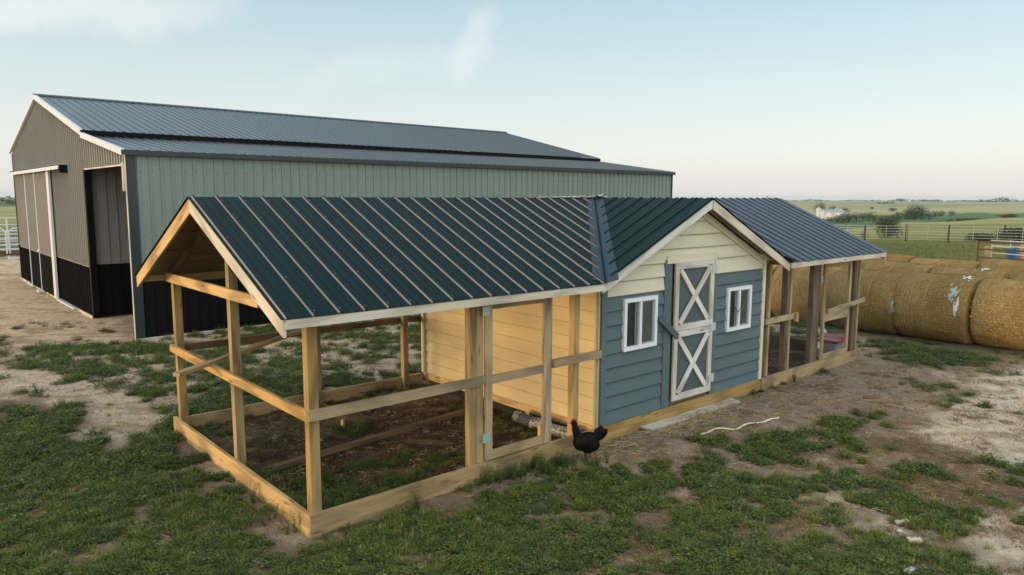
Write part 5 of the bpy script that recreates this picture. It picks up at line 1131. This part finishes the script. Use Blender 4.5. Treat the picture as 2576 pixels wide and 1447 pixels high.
def accept(x, y, sharp=.036, bias=0):
    c, n = cover(x, y); thr = np.quantile(QN, np.clip(1-c, 0, 1)); thr = np.where(c < .004, 9, thr)
    keep = (n-thr)/sharp+.5+bias
    return np.clip(keep, 0, 1)*(~occupied(x, y))*(c > .004)
x, y, d = view_sample(150000, 1.6, 13, -8, 98, 1, 1.3); k = accept(x, y); g = np.random.RandomState(2).rand(len(x)) < k*.165
x, y, k = x[g], y[g], k[g]; lumps = .62+.75*fbm(x+70, y, 3, 2.6)
x, y, hh = clump(x, y, d[g], 31)
P = np.stack([x, y, terr(x, y)-.008, hh], -1); P = P[~occupied(x, y)]; print('weeds', len(P)); scatter('weeds', P, Cw, 'low feathery green weeds in patches over the dirt around the coop', 'weeds', 8, .62, 1.15, 3)
x, y, d = view_sample(52000, 9, 24, -2, 98, 5, 1.4); k = accept(x, y, .04); g = np.random.RandomState(6).rand(len(x)) < k*.75
P = np.stack([x[g], y[g], terr(x[g], y[g])-.01, np.full(g.sum(), 1.25)], -1); print('weeds far', len(P)); scatter('weeds', P, Cw, 'flat green weed patches between the coop and the barn and by the hay bales', 'weeds', 8, .8, 1.4, 7)
x, y, d = view_sample(90000, 1.6, 12, -8, 98, 8, 1.3); k = accept(x, y, .25); n2 = fbm(x+200, y+5, 3, .8); g = np.random.RandomState(9).rand(len(x)) < k*.36*np.clip((n2-.40)*5, .10, 1)
P = np.stack([x[g], y[g], terr(x[g], y[g])-.004, np.full(g.sum(), .85)], -1); print('grass', len(P)); scatter('grass', P, Cg, 'yellowish grass blades mixed among the weeds in the foreground', 'grass', 3, .6, 1.1, 10)
# pasture grass
x, y, d = view_sample(90000, 25, 75, 2, 38, 11, 1.2); g = (x > 23) & ~((x > 13) & (x < 22)); P = np.stack([x[g], y[g], terr(x[g], y[g])-.01, np.full(g.sum(), 1.6)], -1); scatter('pasture_grass', P, Cp, 'mown green pasture grass beyond the hay bales', 'grass', 3, .7, 1.5, 12)
x, y, d = view_sample(9000, 40, 75, 78, 92, 13, 1.2); g = y > 39; P = np.stack([x[g], y[g], terr(x[g], y[g])-.01, np.full(g.sum(), 1.6)], -1); scatter('pasture_grass', P, Cp, 'green grass beyond the cattle panels left of the barn', 'grass', 3, .7, 1.5, 14)
# tall weeds against the skirts
L_ = []
for (x, y, n, sp) in ((2.09, -.12, 9, .06), (2.39, -.12, 9, .08), (2.72, -.10, 16, .10), (2.55, -.18, 8, .2), (3.0, -.25, 6, .1), (3.02, -.62, 5, .05), (3.36, -.52, 4, .05), (.1, .45, 3, .1), (1.05, -.12, 4, .06), (-.12, .55, 4, .1), (-.13, 1.1, 4, .12), (.5, .35, 5, .2), (.9, .5, 5, .2), (1.3, .35, 4, .2), (-.12, .15, 3, .05), (.35, 1.2, 3, .15), (.45, 2.3, 3, .12), (8.75, -.12, 3, .04), (2.7, -.25, 4, .12)):
    for i in range(n): px, py = x+rnd.gauss(0, sp), y+rnd.gauss(0, sp*.5); L_.append((px, py, tz(px, py)-.01, 1.0))
L_ = [p for p in L_ if not occupied(np.array([p[0]]), np.array([p[1]]))[0]]
scatter('tall_weeds', L_, Ct, 'taller leafy weeds growing against the skirt boards of the left run', 'weeds', 2, .6, 1.15, 15)
# straw, clods, dry tufts
x, y, d = view_sample(26000, 1.8, 15, -8, 98, 16, 1.25); w = .22+.8*(inside('dirtHut', x, y, .5, .3)*(y > -.9))+.6*inside('brownR', x, y, .4, .4)+.22*inside('run', x, y, .1, 0)+.15*(x > 1)
g = (np.random.RandomState(17).rand(len(x)) < w*np.clip(.3+1.2*(fbm(x, y, 3, 2)-.4)*3, .1, 1)*.42) & ~occupied(x, y) & (inside('yard', x, y) < .5)
P = np.stack([x[g], y[g], terr(x[g], y[g])+.004], -1); print('straw', len(P)); scatter('straw', P, Cs, 'scattered pale straw bits on the dirt around the coop', 'straw', 3, .6, 1.3, 18)
xs = np.random.RandomState(19); x = np.concatenate([xs.uniform(4.6, 6.7, 150), xs.normal(3.9, .25, 60), xs.normal(5.4, .3, 60)]); y = np.concatenate([xs.normal(-.30, .07, 150), xs.normal(-.28, .12, 60), xs.normal(-.33, .06, 60)]); P = np.stack([x, y, terr(x, y)+.012], -1); scatter('straw', P, Cs, 'pale straw heaped along the grey plank and sill of the hut', 'straw', 3, .7, 1.4, 20)
x, y, d = view_sample(60000, 1.8, 15, -8, 98, 21, 1.25); w = .3+.7*(fbm(x, y, 3, 3) > .5); ru = np.maximum(inside('run', x, y, .1, 0), inside('runR', x, y, .1, 0)); g = (np.random.RandomState(22).rand(len(x)) < np.maximum(w*.40, ru*.55)) & ~occupied(x, y)
P = np.stack([x[g], y[g], terr(x[g], y[g])+.0], -1); print('clods', len(P)); scatter('clods', P, Cc, 'small dirt clods and crumbs on the bare ground', 'dirt', 2, .6, 1.4, 23)
x, y, d = view_sample(70000, 1.8, 17, -8, 90, 24, 1.25); w = .9*inside('brownR', x, y, .5, .5)+.22*inside('dense1', x, y, .5, .5)+.25*((x > 2)&(y < -.6))+.14*(inside('sandR', x, y, .3, .3) > .5)*(fbm(x, y, 3, 3.5) > .60)*4+.22*(x > 2)*(y < 0)+.10+.55*inside('run', x, y, .1, 0); g = (np.random.RandomState(25).rand(len(x)) < w*.42*np.clip((fbm(x, y, 3, 2.2)-.35)*4, 0, 1)) & ~occupied(x, y) & (inside('yard', x, y) < .5)
P = np.stack([x[g], y[g], terr(x[g], y[g])-.003], -1); print('dry', len(P)); scatter('dry_weeds', P, Cd, 'brown dry weed tufts on the worn ground', 'weeds', 2, .5, 1.1, 26)

# ------------------------------------------------------------------ air
hm = bpy.data.meshes.new('haze'); bm = bmesh.new(); bmesh.ops.create_cube(bm, size=1); bmesh.ops.scale(bm, vec=(13400, 13400, 112), verts=bm.verts); bmesh.ops.translate(bm, vec=(0, 0, -43), verts=bm.verts); bm.to_mesh(hm); bm.free()
hz = bpy.data.materials.new('haze'); hz.use_nodes = True; t = hz.node_tree; t.nodes.clear(); o_ = t.nodes.new('ShaderNodeOutputMaterial'); v_ = t.nodes.new('ShaderNodeVolumePrincipled'); t.links.new(v_.outputs[0], o_.inputs['Volume'])
v_.inputs['Color'].default_value = (.72, .84, .92, 1); v_.inputs['Density'].default_value = .00007; v_.inputs['Anisotropy'].default_value = .2
hm.materials.append(hz); ho = bpy.data.objects.new('haze', hm); COL.objects.link(ho); tag(ho, kind='stuff')
